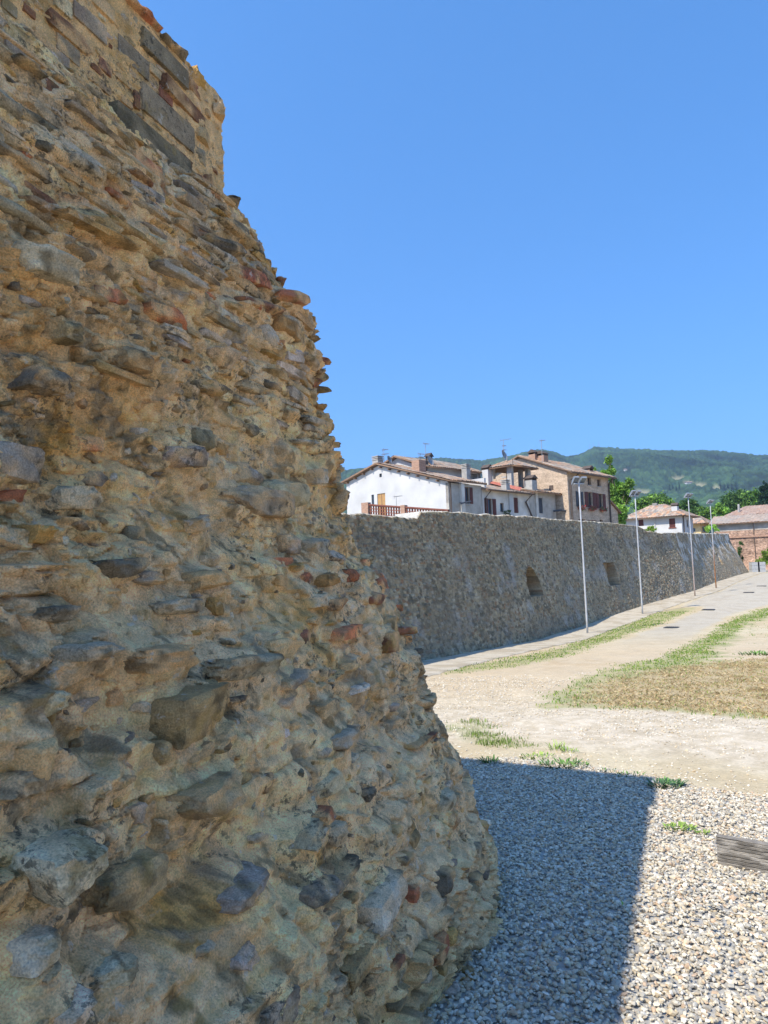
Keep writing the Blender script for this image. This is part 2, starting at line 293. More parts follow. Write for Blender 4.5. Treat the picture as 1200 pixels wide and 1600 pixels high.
fill(1300, -4.4, .4, HB+.03, HTOP-.03, (.09, .24), (.04, .10), (.003, .010), ['grey', 'beige', 'tan', 'pale', 'grey', 'rust', 'beige'], 1.08, .8, tl=.04)
fill(1800, -4.4, .4, HB+.03, HTOP-.03, (.03, .09), (.02, .045), (.002, .008), ['grey', 'beige', 'tan', 'pale', 'rust'], 1.05, .7, tl=.1)
lumps = [(rr.uniform(-4.2, .4), rr.uniform(-.2, 2.9), rr.uniform(.08, .4), rr.uniform(.03, .11), '', rr.uniform(.015, .05), rr.uniform(-.2, .2), 0, 0) for _ in range(620)]
fil = np.zeros_like(dm)
for (u, h, w, hh, kd, o, tl, bx, nn) in stones+lumps:
    if w < .05: continue
    wx = w*.5*1.35+.02; up = hh*.5+.02+o*.35; dn = hh*.5+.05+o*1.5
    i0, i1 = np.searchsorted(U, [u-wx, u+wx]); j0, j1 = np.searchsorted(H, [h-dn, h+up])
    if i1-i0 < 2 or j1-j0 < 2: continue
    X = (UU[i0:i1, j0:j1]-u)/wx; Y = HH[i0:i1, j0:j1]-h+(UU[i0:i1, j0:j1]-u)*tl
    fx = 1-np.abs(X)**3; top = sst(up, up*.35, Y); bot = sst(-dn, -hh*.3, Y)
    f = np.clip(fx, 0, 1)*top*bot*o*(.82 if kd else 1.0)
    if h > HB: f = f*.3
    fil[i0:i1, j0:j1] = np.maximum(fil[i0:i1, j0:j1], f)
dm = dm+fil
dm += .006*fbm(UU*35, HH*40, 44, 3)*(1-.5*(HH > HB))
dm -= sst(.12, .0, HTOP-HH)*0.0
VT = surf(UU, HH, dm).reshape(-1, 3)
n1_ = fbm(UU*1.1, HH*1.3, 21, 4); n2_ = fbm(UU*5, HH*4, 22, 4); n3_ = fbm(UU*14+HH*3, HH*9, 23, 4); n4_ = fbm(UU*40, HH*40, 24, 3)
cm = lerp(C3(.82, .62, .37), C3(.72, .48, .215), sst(-.2, .5, n1_+.5*n2_)[..., None])
cm = lerp(cm, C3(.72, .57, .38), sst(-.15, .35, fbm(UU*2.4, HH*2, 26, 3))[..., None]*.85)
cm = lerp(cm, C3(.50, .30, .06), (sst(.05, .4, n2_)*sst(-.2, .3, n3_))[..., None]*.6)        # ochre lichen
dk = sst(.08, .34, n3_+.35*n1_)*sst(-.1, .35, n4_+.6*n3_)
cm = lerp(cm, C3(.085, .075, .04), dk[..., None]*.66)                                  # dark lichen crust
mo = sst(.3, .55, fbm(UU*3.1, HH*1.6, 27, 4))*sst(0, .4, n3_+.3)
cm = lerp(cm, C3(.14, .15, .045), mo[..., None]*.25)
cm = lerp(cm, C3(.13, .12, .055), (sst(.35, .0, HH)*sst(-.35, .3, n2_+n3_*.6))[..., None]*.45)      # green foot
up_ = sst(HB-.02, HB+.05, HH)[..., None]; cm = lerp(cm, lerp(C3(.70, .52, .29), C3(.60, .44, .22), sst(-.4, .4, n2_)[..., None]), up_*.85)
sid = np.where(midb > .5, idb, id1); se = np.where(midb > .5, edb, ed1)*np.clip(np.where(midb > .5, sb1, sh1)*2.2, 0, 1)*sst(-.1, .25, n2_+.5*n3_)*(HH < HB)
sc_ = np.array([(.30, .28, .25), (.36, .31, .23), (.27, .27, .26), (.40, .33, .22), (.22, .19, .15), (.34, .28, .19), (.30, .15, .09), (.42, .39, .33)])[((sid*37.7) % 1*7.99).astype(int)]*1.25
cm = lerp(cm, sc_, (se*np.where(midb > .5, .75, .42))[..., None])
cm = lerp(cm, C3(.30, .275, .22), (sst(.1, .5, fbm(UU*3.3, HH*2.4, 28, 4))*sst(-.2, .3, n4_+n3_)*.6)[..., None])
cm = cm*(1+.16*n4_[..., None])
vs = [VT]; fs = [gridf(len(U), len(H))[:, ::-1] if False else gridf(len(U), len(H))]; cs = [cm.reshape(-1, 3)]; off = len(VT)
# flat cap and back of the bastion
capU = U; rows = []
for (dd, z) in ((0, HTOP), (-.5, HTOP+.02), (-1.6, HTOP), (-1.6, -.5)):
    P = surf(capU, np.full_like(capU, HTOP), np.full_like(capU, dd)); P[:, 2] = z; rows.append(P)
P = np.stack(rows, 1); vs.append(P.reshape(-1, 3)); fs.append(gridf(len(capU), 4, off)); cs.append(np.tile(C3(.4, .32, .2), (P.size//3, 1))); off += P.size//3
dmi = lambda u, h: dm[min(np.searchsorted(U, u), len(U)-1), min(np.searchsorted(H, h), len(H)-1)]
def put(u, h, w, hh, kd, o, tl, bx, nn, lift=None, depth=None):
    global off
    d = depth or min(max(hh*1.0, o*2+.03), .2)
    if h > HB and depth is None: d = .06
    P, Fq = rock(nn, w, hh, d, bx, 0 if bx > .9 else rr.randint(6, 11), .02 if bx > .8 else .085)
    if bx <= .8:                                   # flat bedded top, belly that dips back
        P[:, 2] = np.where(P[:, 2] > 0, P[:, 2]*.8, P[:, 2])
    c, s = math.cos(tl), math.sin(tl)
    x = P[:, 0]*c+P[:, 2]*s; z = -P[:, 0]*s+P[:, 2]*c
    b = dmi(u, h) if lift is None else lift
    n = nrm(np.array(u)); t = np.array([-n[1], n[0]])
    if kd and h <= HB: b = b-o*.42
    c0 = surf(np.array(u), np.array(h), np.array(b+o-d*.5))
    lean = 0 if h > HB else .0
    Q = c0+np.outer(x, [t[0], t[1], 0])+np.outer(P[:, 1], [-n[0], -n[1], 0])+np.outer(z, [0, 0, 1])
    k = np.array(TYPES[kd])*rr.uniform(.75, 1.25)*np.array([1, rr.uniform(.95, 1.05), rr.uniform(.9, 1.08)])
    q = rr.uniform(0, 90); f = fbm(Q[:, 2]*14+q, (Q[:, 0]+Q[:, 1])*9, 33, 3)
    col = k*(1+.28*f[:, None])
    g = fbm((Q[:, 0]+Q[:, 1])*22+q, Q[:, 2]*26, 35, 3)
    col = lerp(col, C3(.09, .08, .05), (sst(.1, .45, g)*(.7 if h < HB else .25 if kd != 'slab' else .08))[:, None])
    g2 = fbm((Q[:, 0]+Q[:, 1])*10+q, Q[:, 2]*12, 36, 3)
    col = lerp(col, C3(.68, .49, .27), (sst(-.1, .3, g2)*(.75 if kd not in ('blue', 'pale', 'slab') else .4 if kd != 'slab' else .06))[:, None])
    vs.append(Q); fs.append(Fq+off); cs.append(col); off += len(Q)
for s in stones: put(*s)
# coping stones along the top edge
for (x, y, w, h, kd) in ((222, 38, 60, 14, 'brick'), (276, 92, 44, 14, 'dark'), (312, 134, 26, 20, 'ochre'), (180, 4, 30, 14, 'tan')):
    u, hz, ww, _ = px2wall(x, y+14, w, h); put(u, HTOP+(.0 if kd != 'ochre' else -.03), ww, .05 if kd != 'ochre' else .13, kd, .02, 0, .8, 9, lift=0., depth=.3)
for i in range(26): put(-4.3+i*.17-(1.2 if i < 6 else 0), HTOP+rr.uniform(-.02, .01), rr.uniform(.12, .2), rr.uniform(.03, .07), rr.choice(['tan', 'grey', 'brick', 'beige']), -.03, 0, .7, 5, lift=0., depth=.25)
m_rub = mat('rubble_masonry', None, .92, 14, .26, 70, 1.0, .022, fine=.3)
_t = m_rub.node_tree; _N = _t.nodes; _b = _N['Principled BSDF']; _src = _b.inputs['Base Color'].links[0].from_socket; _tc = [n for n in _N if n.type == 'TEX_COORD'][0]
def _ns(sc, de, ro=.6):
    n = _N.new('ShaderNodeTexNoise'); n.inputs['Scale'].default_value = sc; n.inputs['Detail'].default_value = de; n.inputs['Roughness'].default_value = ro; _t.links.new(_tc.outputs['Object'], n.inputs[0]); return n.outputs[0]
def _mr(s, a, b, c=0, d=1):
    n = _N.new('ShaderNodeMapRange'); n.interpolation_type = 'SMOOTHSTEP'
    for i, v in zip((1, 2, 3, 4), (a, b, c, d)): n.inputs[i].default_value = v
    _t.links.new(s, n.inputs[0]); return n.outputs[0]
def _mul(a, b): n = _N.new('ShaderNodeMath'); n.operation = 'MULTIPLY'; _t.links.new(a, n.inputs[0]); _t.links.new(b, n.inputs[1]); return n.outputs[0]
def _mix(a, colr, f): n = _N.new('ShaderNodeMix'); n.data_type = 'RGBA'; _t.links.new(f, n.inputs[0]); _t.links.new(a, n.inputs[6]); n.inputs[7].default_value = (*colr, 1); return n.outputs[2]
_c = _mix(_src, (.055, .05, .035), _mul(_mr(_ns(42, 9, .72), .52, .59, 0, .75), _mr(_ns(3.3, 4), .46, .62)))      # black lichen specks
_c = _mix(_c, (.44, .27, .05), _mul(_mr(_ns(11, 6), .52, .62, 0, .35), _mr(_ns(2.1, 4), .48, .6)))                  # ochre lichen
_c = _mix(_c, (.70, .62, .50), _mul(_mr(_ns(26, 7), .60, .66, 0, .55), _mr(_ns(4.7, 4), .48, .6)))                 # pale lime bloom
_t.links.new(_c, _b.inputs['Base Color'])
bast = mesh('bastion_wall', np.concatenate(vs), [np.concatenate(fs)], m_rub, None, np.clip(np.concatenate(cs)*C3(1.28, 1.075, .84), 0, .95), True, loc=(CB[0], CB[1], 0), sharp=38)
tag(bast, 'massive crumbling rubble stone bastion with sloping yellowish mortared face filling the left side', 'wall')
print('bastion', off, len(stones), 'HTOP', HTOP, 'HB', HB)
# ---------------------------------------------------------------- ground
def gpoly(px): return np.array([ground(*q)[:2] for q in px])
def sdf(X, Y, poly):     # signed distance, >0 inside
    d = np.full(X.shape, 1e9); ins = np.zeros(X.shape, bool)
    for a, b in zip(poly, np.roll(poly, -1, 0)):
        ab = b-a; t = np.clip(((X-a[0])*ab[0]+(Y-a[1])*ab[1])/(ab@ab), 0, 1)
        d = np.minimum(d, np.hypot(X-a[0]-t*ab[0], Y-a[1]-t*ab[1]))
        c = ((a[1] > Y) != (b[1] > Y)); ins ^= c & (X < (b[0]-a[0])*(Y-a[1])/(b[1]-a[1]+1e-12)+a[0])
    return np.where(ins, d, -d)
G_STRIP = gpoly([(686, 1042), (767, 1033), (860, 1015), (931, 989), (1007, 961), (1058, 950), (1092, 948), (1090, 952), (1058, 964), (987, 990), (931, 1010), (888, 1026), (860, 1033), (810, 1043), (723, 1052), (686, 1056)])
G_FIELD = gpoly([(1200, 947), (1166, 958), (1143, 966), (1115, 981), (1070, 1007), (1018, 1029), (957, 1040), (900, 1060), (853, 1079), (826, 1106), (850, 1111), (897, 1109), (983, 1110), (1070, 1116), (1140, 1122), (1200, 1127)])
G_FIELD = np.concatenate([G_FIELD, [[7.5, 8.0], [16, 9], [26, 20], [34, 38]]])
G_BARE = gpoly([(1200, 962), (1165, 974), (1128, 1004), (1105, 1032), (1150, 1036), (1200, 1032)]); G_BARE = np.concatenate([G_BARE, [[12, 17], [24, 24], [27, 36]]])
G_DRY = gpoly([(1200, 1121), (1060, 1111), (900, 1102), (905, 1078), (960, 1060), (1010, 1048), (1100, 1037), (1200, 1028)]); G_DRY = np.concatenate([G_DRY, [[18, 17], [16, 10], [8, 8.4]]])
G_NEAR = gpoly([(712, 1130), (745, 1126), (775, 1140), (815, 1158), (822, 1166), (755, 1168), (725, 1160), (705, 1145)])
G_NEAR = np.concatenate([G_NEAR, [[-.3, 8.6]]])
G_GRAV = gpoly([(745, 1186), (800, 1183), (870, 1192), (940, 1200), (1020, 1213), (1060, 1222), (1120, 1232), (1200, 1243)])
G_GRAV = np.concatenate([G_GRAV, [[5, 4.6], [9, 3], [9, -8], [-6, -8], [-1.2, .5], CB-D1*3+N1*-.35, CB-N1*.35, CB+D2*3, [-2.0, 8.0]]])
G_ROAD = gpoly([(1230, 894), (1172, 896), (1119, 920), (1086, 934), (1058, 949), (1092, 948), (1092, 953), (1058, 965), (987, 991), (931, 1012), (888, 1030), (960, 1036), (1020, 1025), (1070, 1004), (1115, 979), (1143, 964), (1166, 956), (1230, 940)])
G_ROAD = np.concatenate([G_ROAD, [[52, 60], [70, 110], [80, 200], [60, 200], [52, 105]]])
WB = np.array([[-6., 6.], [-1.5, 14.5], [1.3, 20.3], [6.7, 29.7], [9.88, 35.5], [15.6, 43.8], [23.1, 53.6], [29.75, 64.5], [37.4, 76.4], [42.8, 84.2]])   # foot of the long wall
PAV = np.concatenate([WB+[.9, -.5] if False else WB, (WB+np.array([1.35, -.8]))[::-1]]); PAV = np.concatenate([WB-[.6, -.4], [[60, 110], [62, 109]], (WB+np.array([1.5, -.95]))[::-1]])
th = np.concatenate([np.radians(np.linspace(-180, -30, 60))[:-1], np.radians(np.linspace(-30, 36, 900)), np.radians(np.linspace(36, 180, 60))[1:]])
rd = np.concatenate([[.02], np.geomspace(.6, 110, 900), np.geomspace(112, 3300, 40)])
TH, RD = np.meshgrid(th, rd, indexing='ij'); GX = RD*np.sin(TH); GYY = RD*np.cos(TH)
wob = .5*fbm(GX*.55, GYY*.55, 51, 4); wob2 = fbm(GX*2.2, GYY*2.2, 52, 4); fn = fbm(GX*9, GYY*9, 53, 3)
e_ = wob2*.35+fn*.12
Gz = gh(GYY)+(.02*wob2+.03*wob)*sst(4, 12, RD)
gr = sdf(GX, GYY, G_GRAV)+e_*.35
grav = sst(-.05, .18, gr)
Gz = Gz-.012*grav
sand = lerp(C3(.50, .39, .23), C3(.54, .445, .285), sst(-.4, .4, wob*2+wob2*.4)[..., None])
stony = lerp(C3(.53, .43, .29), C3(.60, .50, .36), sst(-.3, .3, fn)[..., None])
# packed band of small stones that crosses in front of the dry field, sandy yellow by the gravel
dG = -gr
gc = lerp(sand, stony, (sst(.35, 1.3, dG+.5*wob2)*sst(14, 9, GYY))[..., None])
gc = lerp(gc, C3(.54, .42, .27), (sst(9.5, 13, GYY)*sst(30, 18, GYY)*.8)[..., None])
gc = lerp(gc, C3(.42, .30, .165), (sst(-.1, .45, wob2+wob)*sst(13, 18, GYY)*sst(-.5, 1.5, 6-GX)*.55)[..., None])
gc = lerp(gc, C3(.40, .38, .34), grav[..., None])
field = sdf(GX, GYY, G_FIELD)+e_; bare = sdf(GX, GYY, G_BARE)+e_*1.4; dry = sdf(GX, GYY, G_DRY)+e_*1.3; strip = sdf(GX, GYY, G_STRIP)+e_
gm = np.maximum(sst(0, .35, field)*(1-sst(-.1, .5, bare)), sst(-.1, .4, strip)*.9); gm = np.maximum(gm, sst(-.1, .2, sdf(GX, GYY, G_NEAR)+e_*.6)*.7)
drm = sst(-.3, .8, dry)*sst(0, .3, field)
soil = lerp(C3(.27, .28, .10), C3(.38, .33, .16), sst(-.3, .4, wob2+fn*.5)[..., None])
gc = lerp(gc, soil, (gm*.8)[..., None]); gc = lerp(gc, C3(.44, .33, .18), (drm*.9)[..., None])
far = sst(110, 220, RD)[..., None]; gc = lerp(gc, C3(.07, .10, .035), far)
beh = (sdf(GX, GYY, np.concatenate([WB+[-2.5, 1.2], [[60, 110], [0, 160], [-60, 60]]])) > 0)
Gz = np.where(beh, Gz+.0, Gz)
gc = gc*(1+.10*fn[..., None]+.07*wob2[..., None])
m_gnd = mat('dry_earth', None, .95, 30, .14, 140, .5, .01, fine=.14)
g_ = mesh('ground', np.stack([GX, GYY, Gz], -1).reshape(-1, 3), gridf(len(th), len(rd)), m_gnd, None, gc.reshape(-1, 3), True); tag(g_, kind='structure')
def sheet(name, mask, col, mt, lift):
    keep = mask > .0; f = gridf(len(th), len(rd)); k = keep.ravel()[f].all(1); f = f[k]
    idx, inv = np.unique(f, return_inverse=True)
    V = np.stack([GX, GYY, Gz+lift*np.clip(mask, 0, 1)], -1).reshape(-1, 3)[idx]
    return tag(mesh(name, V, inv.reshape(-1, 4), mt, None, col.reshape(-1, 3)[idx], True), kind='structure')
m_road = mat('worn_surface', None, .92, 25, .1, 160, .35, .006, fine=.12)
rm = np.where(RD < 200, sdf(GX, GYY, G_ROAD)+e_*.5, -1)
rc = lerp(gc, lerp(C3(.43, .365, .27), C3(.47, .41, .31), sst(-.4, .3, wob2)[..., None])*(1+.08*fn[..., None]), (sst(0, .5, rm)*sst(20, 34, GYY))[..., None])
pvm = sdf(GX, GYY, PAV)
sheet('path', np.where(pvm > -.02, -1, rm*3), rc, m_road, .006)
pc = lerp(C3(.50, .43, .32), C3(.40, .33, .23), sst(-.2, .4, wob2)[..., None])*(1+.08*fn[..., None])
sheet('pavement', np.where(RD < 130, pvm*8+.15*fn, -1), pc, m_road, .03)
# ---------------------------------------------------------------- gravel bed of loose crushed stone
def chips(X, Y, Z, size, base, rg, cols, flat=.55):
    V, Fq = base; n = len(X)
    P = np.repeat(V[None], n, 0)*(1+rg.uniform(-.28, .28, (n, len(V), 1)))
    P *= (np.stack([rg.uniform(.8, 1.35, n), rg.uniform(.55, .95, n), rg.uniform(.35, .75, n)], -1)*size[:, None]*.5)[:, None, :]
    a = rg.uniform(0, 6.28, n); t = rg.normal(0, flat, n); ca, sa, ct, st_ = np.cos(a), np.sin(a), np.cos(t), np.sin(t)
    y = P[..., 1]*ct[:, None]-P[..., 2]*st_[:, None]; z = P[..., 1]*st_[:, None]+P[..., 2]*ct[:, None]
    x = P[..., 0]*ca[:, None]-y*sa[:, None]; y = P[..., 0]*sa[:, None]+y*ca[:, None]
    Q = np.stack([x+X[:, None], y+Y[:, None], z+Z[:, None]], -1)
    c = cols[rg.integers(0, len(cols), n)]*rg.uniform(.78, 1.14, (n, 1))
    return Q.reshape(-1, 3), (Fq[None]+np.arange(n)[:, None, None]*len(V)).reshape(-1, Fq.shape[1]), np.repeat(c, len(V), 0)
_t = (1+5**.5)/2
ICO = (np.array([[-1, _t, 0], [1, _t, 0], [-1, -_t, 0], [1, -_t, 0], [0, -1, _t], [0, 1, _t], [0, -1, -_t], [0, 1, -_t], [_t, 0, -1], [_t, 0, 1], [-_t, 0, -1], [-_t, 0, 1]])/np.hypot(1, _t),
       np.array([[0, 11, 5], [0, 5, 1], [0, 1, 7], [0, 7, 10], [0, 10, 11], [1, 5, 9], [5, 11, 4], [11, 10, 2], [10, 7, 6], [7, 1, 8], [3, 9, 4], [3, 4, 2], [3, 2, 6], [3, 6, 8], [3, 8, 9], [4, 9, 5], [2, 4, 11], [6, 2, 10], [8, 6, 7], [9, 8, 1]]))
GCOL = np.array([(.58, .53, .44), (.64, .60, .52), (.52, .47, .38), (.46, .43, .37), (.38, .365, .33), (.58, .49, .36), (.54, .45, .32), (.68, .64, .57), (.33, .31, .28), (.50, .42, .31), (.62, .56, .46), (.52, .39, .28), (.60, .56, .48)])*np.array([1., .965, .89])
rg = np.random.default_rng(5)
def scatter(n, x0, x1, y0, y1, margin=0.):
    X = rg.uniform(x0, x1, n); Y = rg.uniform(y0, y1, n); s = sdf(X, Y, G_GRAV)+.13*fbm(X*3, Y*3, 61, 3); w = (X-CB[0])*N1[0]+(Y-CB[1])*N1[1] < -.12
    w &= ((X-CB[0])*N2[0]+(Y-CB[1])*N2[1] < -.1)
    k = (s > margin)&~w; return X[k], Y[k]
vs = []; fs = []; cs = []; off = 0
for n, box_, sz, b_, lift in ((80000, (-1.2, 4.2, 1.6, 7.2), (.009, .030), ICO, .004), (40000, (-1.2, 4.2, 1.6, 7.2), (.010, .026), ICO, .012), (16000, (3.6, 9, -1, 7), (.016, .04), ICO, .006), (9000, (-.9, 3.6, -2, 1.6), (.016, .04), ICO, .006)):
    X, Y = scatter(n, *box_); k = len(X); size = rg.uniform(*sz, k)**1; size = np.where(rg.uniform(size=k) < .07, size*1.5, size)
    V, f, c = chips(X, Y, gh(Y)-.008+lift+.004*fbm(X*4, Y*4, 62, 2), size, b_, rg, GCOL); vs.append(V); fs.append(f+off); cs.append(c); off += len(V)
# strays on the earth beyond the edge
n = 70000; X = rg.uniform(-.5, 9, n); Y = rg.uniform(5, 15, n); s = sdf(X, Y, G_GRAV); k = (s < .1)&(rg.uniform(size=n) < np.exp(s*2.2)*.5+.33*sst(-.8, -1.6, s))&(sdf(X, Y, G_FIELD) < 0)
X = X[k]; Y = Y[k]; V, f, c = chips(X, Y, gh(Y)+.004, rg.uniform(.007, .02, len(X))*(1+.05*Y), ICO, rg, np.concatenate([GCOL[:3], GCOL[5:8]])*1.0); vs.append(V); fs.append(f+off); cs.append(c); off += len(V)
m_grv = mat('gravel_chips', None, .85, 60, .18, 220, .3, .003)
tag(mesh('gravel', np.concatenate(vs), np.concatenate(fs), m_grv, None, np.concatenate(cs), False), 'bed of loose pale and blue grey crushed stone chips at the foot of the bastion', 'gravel', kind='stuff')
# ---------------------------------------------------------------- grass
def blades(X, Y, hgt, wid, cols, rg, name, label, cat, lean=.5, zoff=0):
    n = len(X); a = rg.uniform(0, 6.28, n); l = rg.uniform(0, lean, n)*hgt; b = rg.uniform(0, 6.28, n); Z = gh(Y)+zoff
    dx, dy = np.cos(a)*wid/2, np.sin(a)*wid/2; tx, ty = np.cos(b)*l, np.sin(b)*l
    P = np.stack([np.stack([X-dx, Y-dy, Z-.01], -1), np.stack([X+dx, Y+dy, Z-.01], -1), np.stack([X+tx*.4+dx*.7, Y+ty*.4+dy*.7, Z+hgt*.6], -1), np.stack([X+tx, Y+ty, Z+hgt], -1)], 1)
    f = np.arange(n)[:, None]*4; F3 = np.concatenate([f+[0, 1, 2], f+[0, 2, 3]])
    c = cols[rg.integers(0, len(cols), n)]*rg.uniform(.7, 1.25, (n, 1))
    return tag(mesh(name, P.reshape(-1, 3), F3, m_grass, None, np.repeat(c, 4, 0), False), label, cat, kind='stuff')
m_grass = mat('grass_blades', None, .6, 8, .2, 50, 0)
n = 420000; X = rg.uniform(0, 34, n); Y = 8+32*rg.uniform(size=n)**1.3
nz = fbm(X*2.2, Y*2.2, 52, 4); n2 = fbm(X*7, Y*7, 72, 3); e2 = nz*.35
f_ = sdf(X, Y, G_FIELD)+e2; b_ = sdf(X, Y, G_BARE)+e2*1.4; d_ = sdf(X, Y, G_DRY)+e2*1.3+.3*n2; s_ = sdf(X, Y, G_STRIP)+e2
pr = np.maximum(sst(-.1, .5, f_)*(1-sst(-.3, .1, b_)), .75*sst(-.2, .4, s_)); pr *= (1-.93*sst(-.5, .4, d_)); pr *= (.3+.7*sst(-.4, .15, n2)); pr *= (.4+.6*sst(-.35, .1, nz)); pr = np.maximum(pr, .5*sst(.25, .4, n2)*(b_ > .3)*sst(.05, .3, nz))
k = rg.uniform(size=n) < pr
blades(X[k], Y[k], rg.uniform(.02, .085, k.sum())*(.42+.006*Y[k]), .010+.0011*Y[k], np.array([(.12, .22, .03), (.15, .25, .035), (.20, .27, .05), (.10, .17, .025), (.30, .31, .10)]), rg, 'grass', 'short patchy green grass in strips beside the pale path', 'grass')
n = 300000; X = rg.uniform(1.5, 20, n); Y = rg.uniform(8, 19, n); n2 = fbm(X*5, Y*5, 73, 3); d_ = sdf(X, Y, G_DRY)+.25*n2; k = (rg.uniform(size=n) < sst(-.3, .5, d_)*(.25+.75*sst(-.3, .2, n2)))&(sdf(X, Y, G_FIELD) > .02)
blades(X[k], Y[k], rg.uniform(.008, .035, k.sum()), .006+.0005*Y[k], np.array([(.44, .33, .17), (.5, .40, .23), (.36, .25, .12), (.32, .22, .11), (.28, .27, .1)]), rg, 'dry_grass', 'brown sun dried mown grass on the open field', 'dry grass', lean=3.)
X, Y = rg.uniform(-.3, 2.2, 40000), rg.uniform(7, 10.4, 40000); n2 = fbm(X*4, Y*4, 75, 3); d_ = sdf(X, Y, G_NEAR)+.3*n2; k = rg.uniform(size=len(X)) < sst(-.05, .3, d_)*.5*(.2+.8*sst(-.2, .25, n2))
blades(X[k], Y[k], rg.uniform(.012, .055, k.sum()), .009, np.array([(.13, .21, .03), (.18, .26, .05), (.24, .27, .09), (.09, .16, .02)]), rg, 'grass_tufts', 'loose green grass tufts on sand beyond the gravel', 'grass')
# weeds one can count
def weed(name, px, rad, hgt, nb, cols, label, wide=.01, leafy=False):
    P = ground(*px); r = np.random.default_rng(int(px[0])); V = []; T = []; C = []
    for i in range(nb):
        a = r.uniform(0, 6.28); q = rad*math.sqrt(r.uniform())*.9; c = np.array([P[0]+math.cos(a)*q*1.5, P[1]+math.sin(a)*q, P[2]-.005]); b = a+r.normal(0, .7); L_ = .75*hgt*r.uniform(.4, 1)
        d = np.array([math.cos(b), math.sin(b)]); w = wide*r.uniform(.6, 1.3); n = np.array([-d[1], d[0]])*w/2; k = len(V)
        out = r.uniform(.2, 1.) if not leafy else r.uniform(.5, 1.3)
        for t, ww in ((0, .4), (.4, 1.), (.8, .8)):
            q0 = c[:2]+d*out*L_*t; z = c[2]+L_*(t-.35*t*t)+.01
            V += [[*(q0-n*ww), z], [*(q0+n*ww), z]]
        V.append([*(c[:2]+d*out*L_), c[2]+L_*.62+.01]); T += [[k, k+1, k+3], [k, k+3, k+2], [k+2, k+3, k+5], [k+2, k+5, k+4], [k+4, k+5, k+6]]
        C += [np.array(cols[r.integers(0, len(cols))])*r.uniform(.7, 1.3)]*7
    return tag(mesh(name, V, np.array(T), m_grass, None, C, False, loc=P), label, 'weed')
GR = [(.08, .17, .03), (.12, .23, .04), (.06, .12, .03)]; LG = [(.22, .32, .05), (.28, .36, .08), (.16, .26, .04)]
weed('weed', (1040, 1229), .10, .09, 130, [(.06, .14, .05), (.05, .10, .04), (.10, .2, .05)], 'dark green leafy weed at the gravel edge just right of the shadow corner', .014, True)
weed('weed', (1062, 1296), .07, .05, 90, LG, 'low bright green weed in the sunlit gravel left of the wooden board', .012, True)
weed('weed', (1098, 1304), .035, .04, 30, LG, 'tiny bright green weed beside the larger weed in sunlit gravel', .01, True)
weed('weed', (880, 1197), .16, .07, 170, GR, 'wide flat dark green weed along the back edge of the gravel shadow', .014, True)
weed('weed', (838, 1184), .12, .06, 80, LG, 'pale green low weed on sand behind the shaded gravel', .012, True)
weed('weed', (868, 1172), .07, .16, 60, LG, 'small upright tuft of light green grass blades on the sand', .007)
weed('weed', (890, 1176), .07, .09, 50, LG, 'short spreading grass tuft right of the upright tuft', .008)
weed('weed', (985, 1212), .08, .05, 40, GR, 'thin dark weed at the gravel edge above the shadow corner', .01, True)
weed('weed', (765, 1192), .06, .10, 50, GR, 'small green weed growing against the foot of the bastion', .012, True)
weed('weed', (950, 1205), .06, .035, 30, GR, 'thin scrap of green weed midway along the shadow back edge', .01, True)
weed('weed', (1185, 1023), .35, .16, 120, GR, 'rounded green weed clump on bare sand at the right edge', .03, True)
def leaf(px, L_, a, col, label):
    P = ground(*px); P[2] += .022; d = np.array([math.cos(a), math.sin(a), .1]); n = np.array([-d[1], d[0], .25]); V = []; k = 8
    for i in range(k+1):
        t = i/k; w = math.sin(math.pi*t)**.8*L_*.16+.0005; c = P+d*L_*(t-.5)+np.array([0, 0, .01*math.sin(3*t)]); V += [c-n*w, c, c+n*w*1.0+np.array([0, 0, .003])]
    tag(mesh('leaf', V, gridf(k+1, 3), m_grass, None, np.tile(col, (len(V), 1)), True, loc=P), label, 'leaf')
leaf((1175, 1400), .085, 2.7, (.30, .33, .10), 'single long green leaf lying on sunlit gravel below the board')
leaf((1112, 1424), .10, 2.6, (.36, .33, .20), 'dry tan leaf lying on gravel left of the green leaf')
leaf((973, 1420), .03, 1.2, (.2, .3, .06), 'tiny green leaf at the shadow edge on gravel')
# ---------------------------------------------------------------- wooden board set on edge in the gravel
A = ground(1122, 1350); B = ground(1200, 1363); dB = (B-A)[:2]; dB /= np.hypot(*dB)
FB = Frame(A, dB); m_wood = mat('weathered_wood', None, .85, 14, .35, 60, .6, .004, stretch=(1, 1, 9), fine=.2)
n, m = 260, 60; s_ = np.linspace(0, .95, n); z_ = np.linspace(-.04, .150, m); SS, ZZ = np.meshgrid(s_, z_, indexing='ij')
row = np.floor(ZZ/.018); gro = np.abs(((ZZ/.018) % 1)-.5)*2; seg = vn(SS*14+row*7.7, row*3.1, 81)
dep = .006*sst(.95, .6, gro)*(.4+.6*sst(-.5, .4, seg))+.0025*fbm(SS*40, ZZ*160, 82, 3)
top = .150+.003*fbm(s_*9, s_*0, 83, 2); ZZ = np.minimum(ZZ, top[:, None])
V = np.array([FB.p(a, A[2]+z, o) for a, z, o in zip(SS.ravel(), ZZ.ravel(), dep.ravel())])
bc = lerp(C3(.27, .245, .21), C3(.14, .125, .105), sst(-.3, .4, seg+.6*fbm(SS*20, ZZ*60, 84, 3))[..., None]).reshape(-1, 3)
bw = MB(); bw.add(V, gridf(n, m), c=bc)
bk = V-np.array([*FB.n, 0])*.045; 
bw.add(np.concatenate([V.reshape(n, m, 3)[:, -1], bk.reshape(n, m, 3)[:, -1]]), [[i, i+1, n+i+1, n+i] for i in range(n-1)], c=(.22, .19, .15))
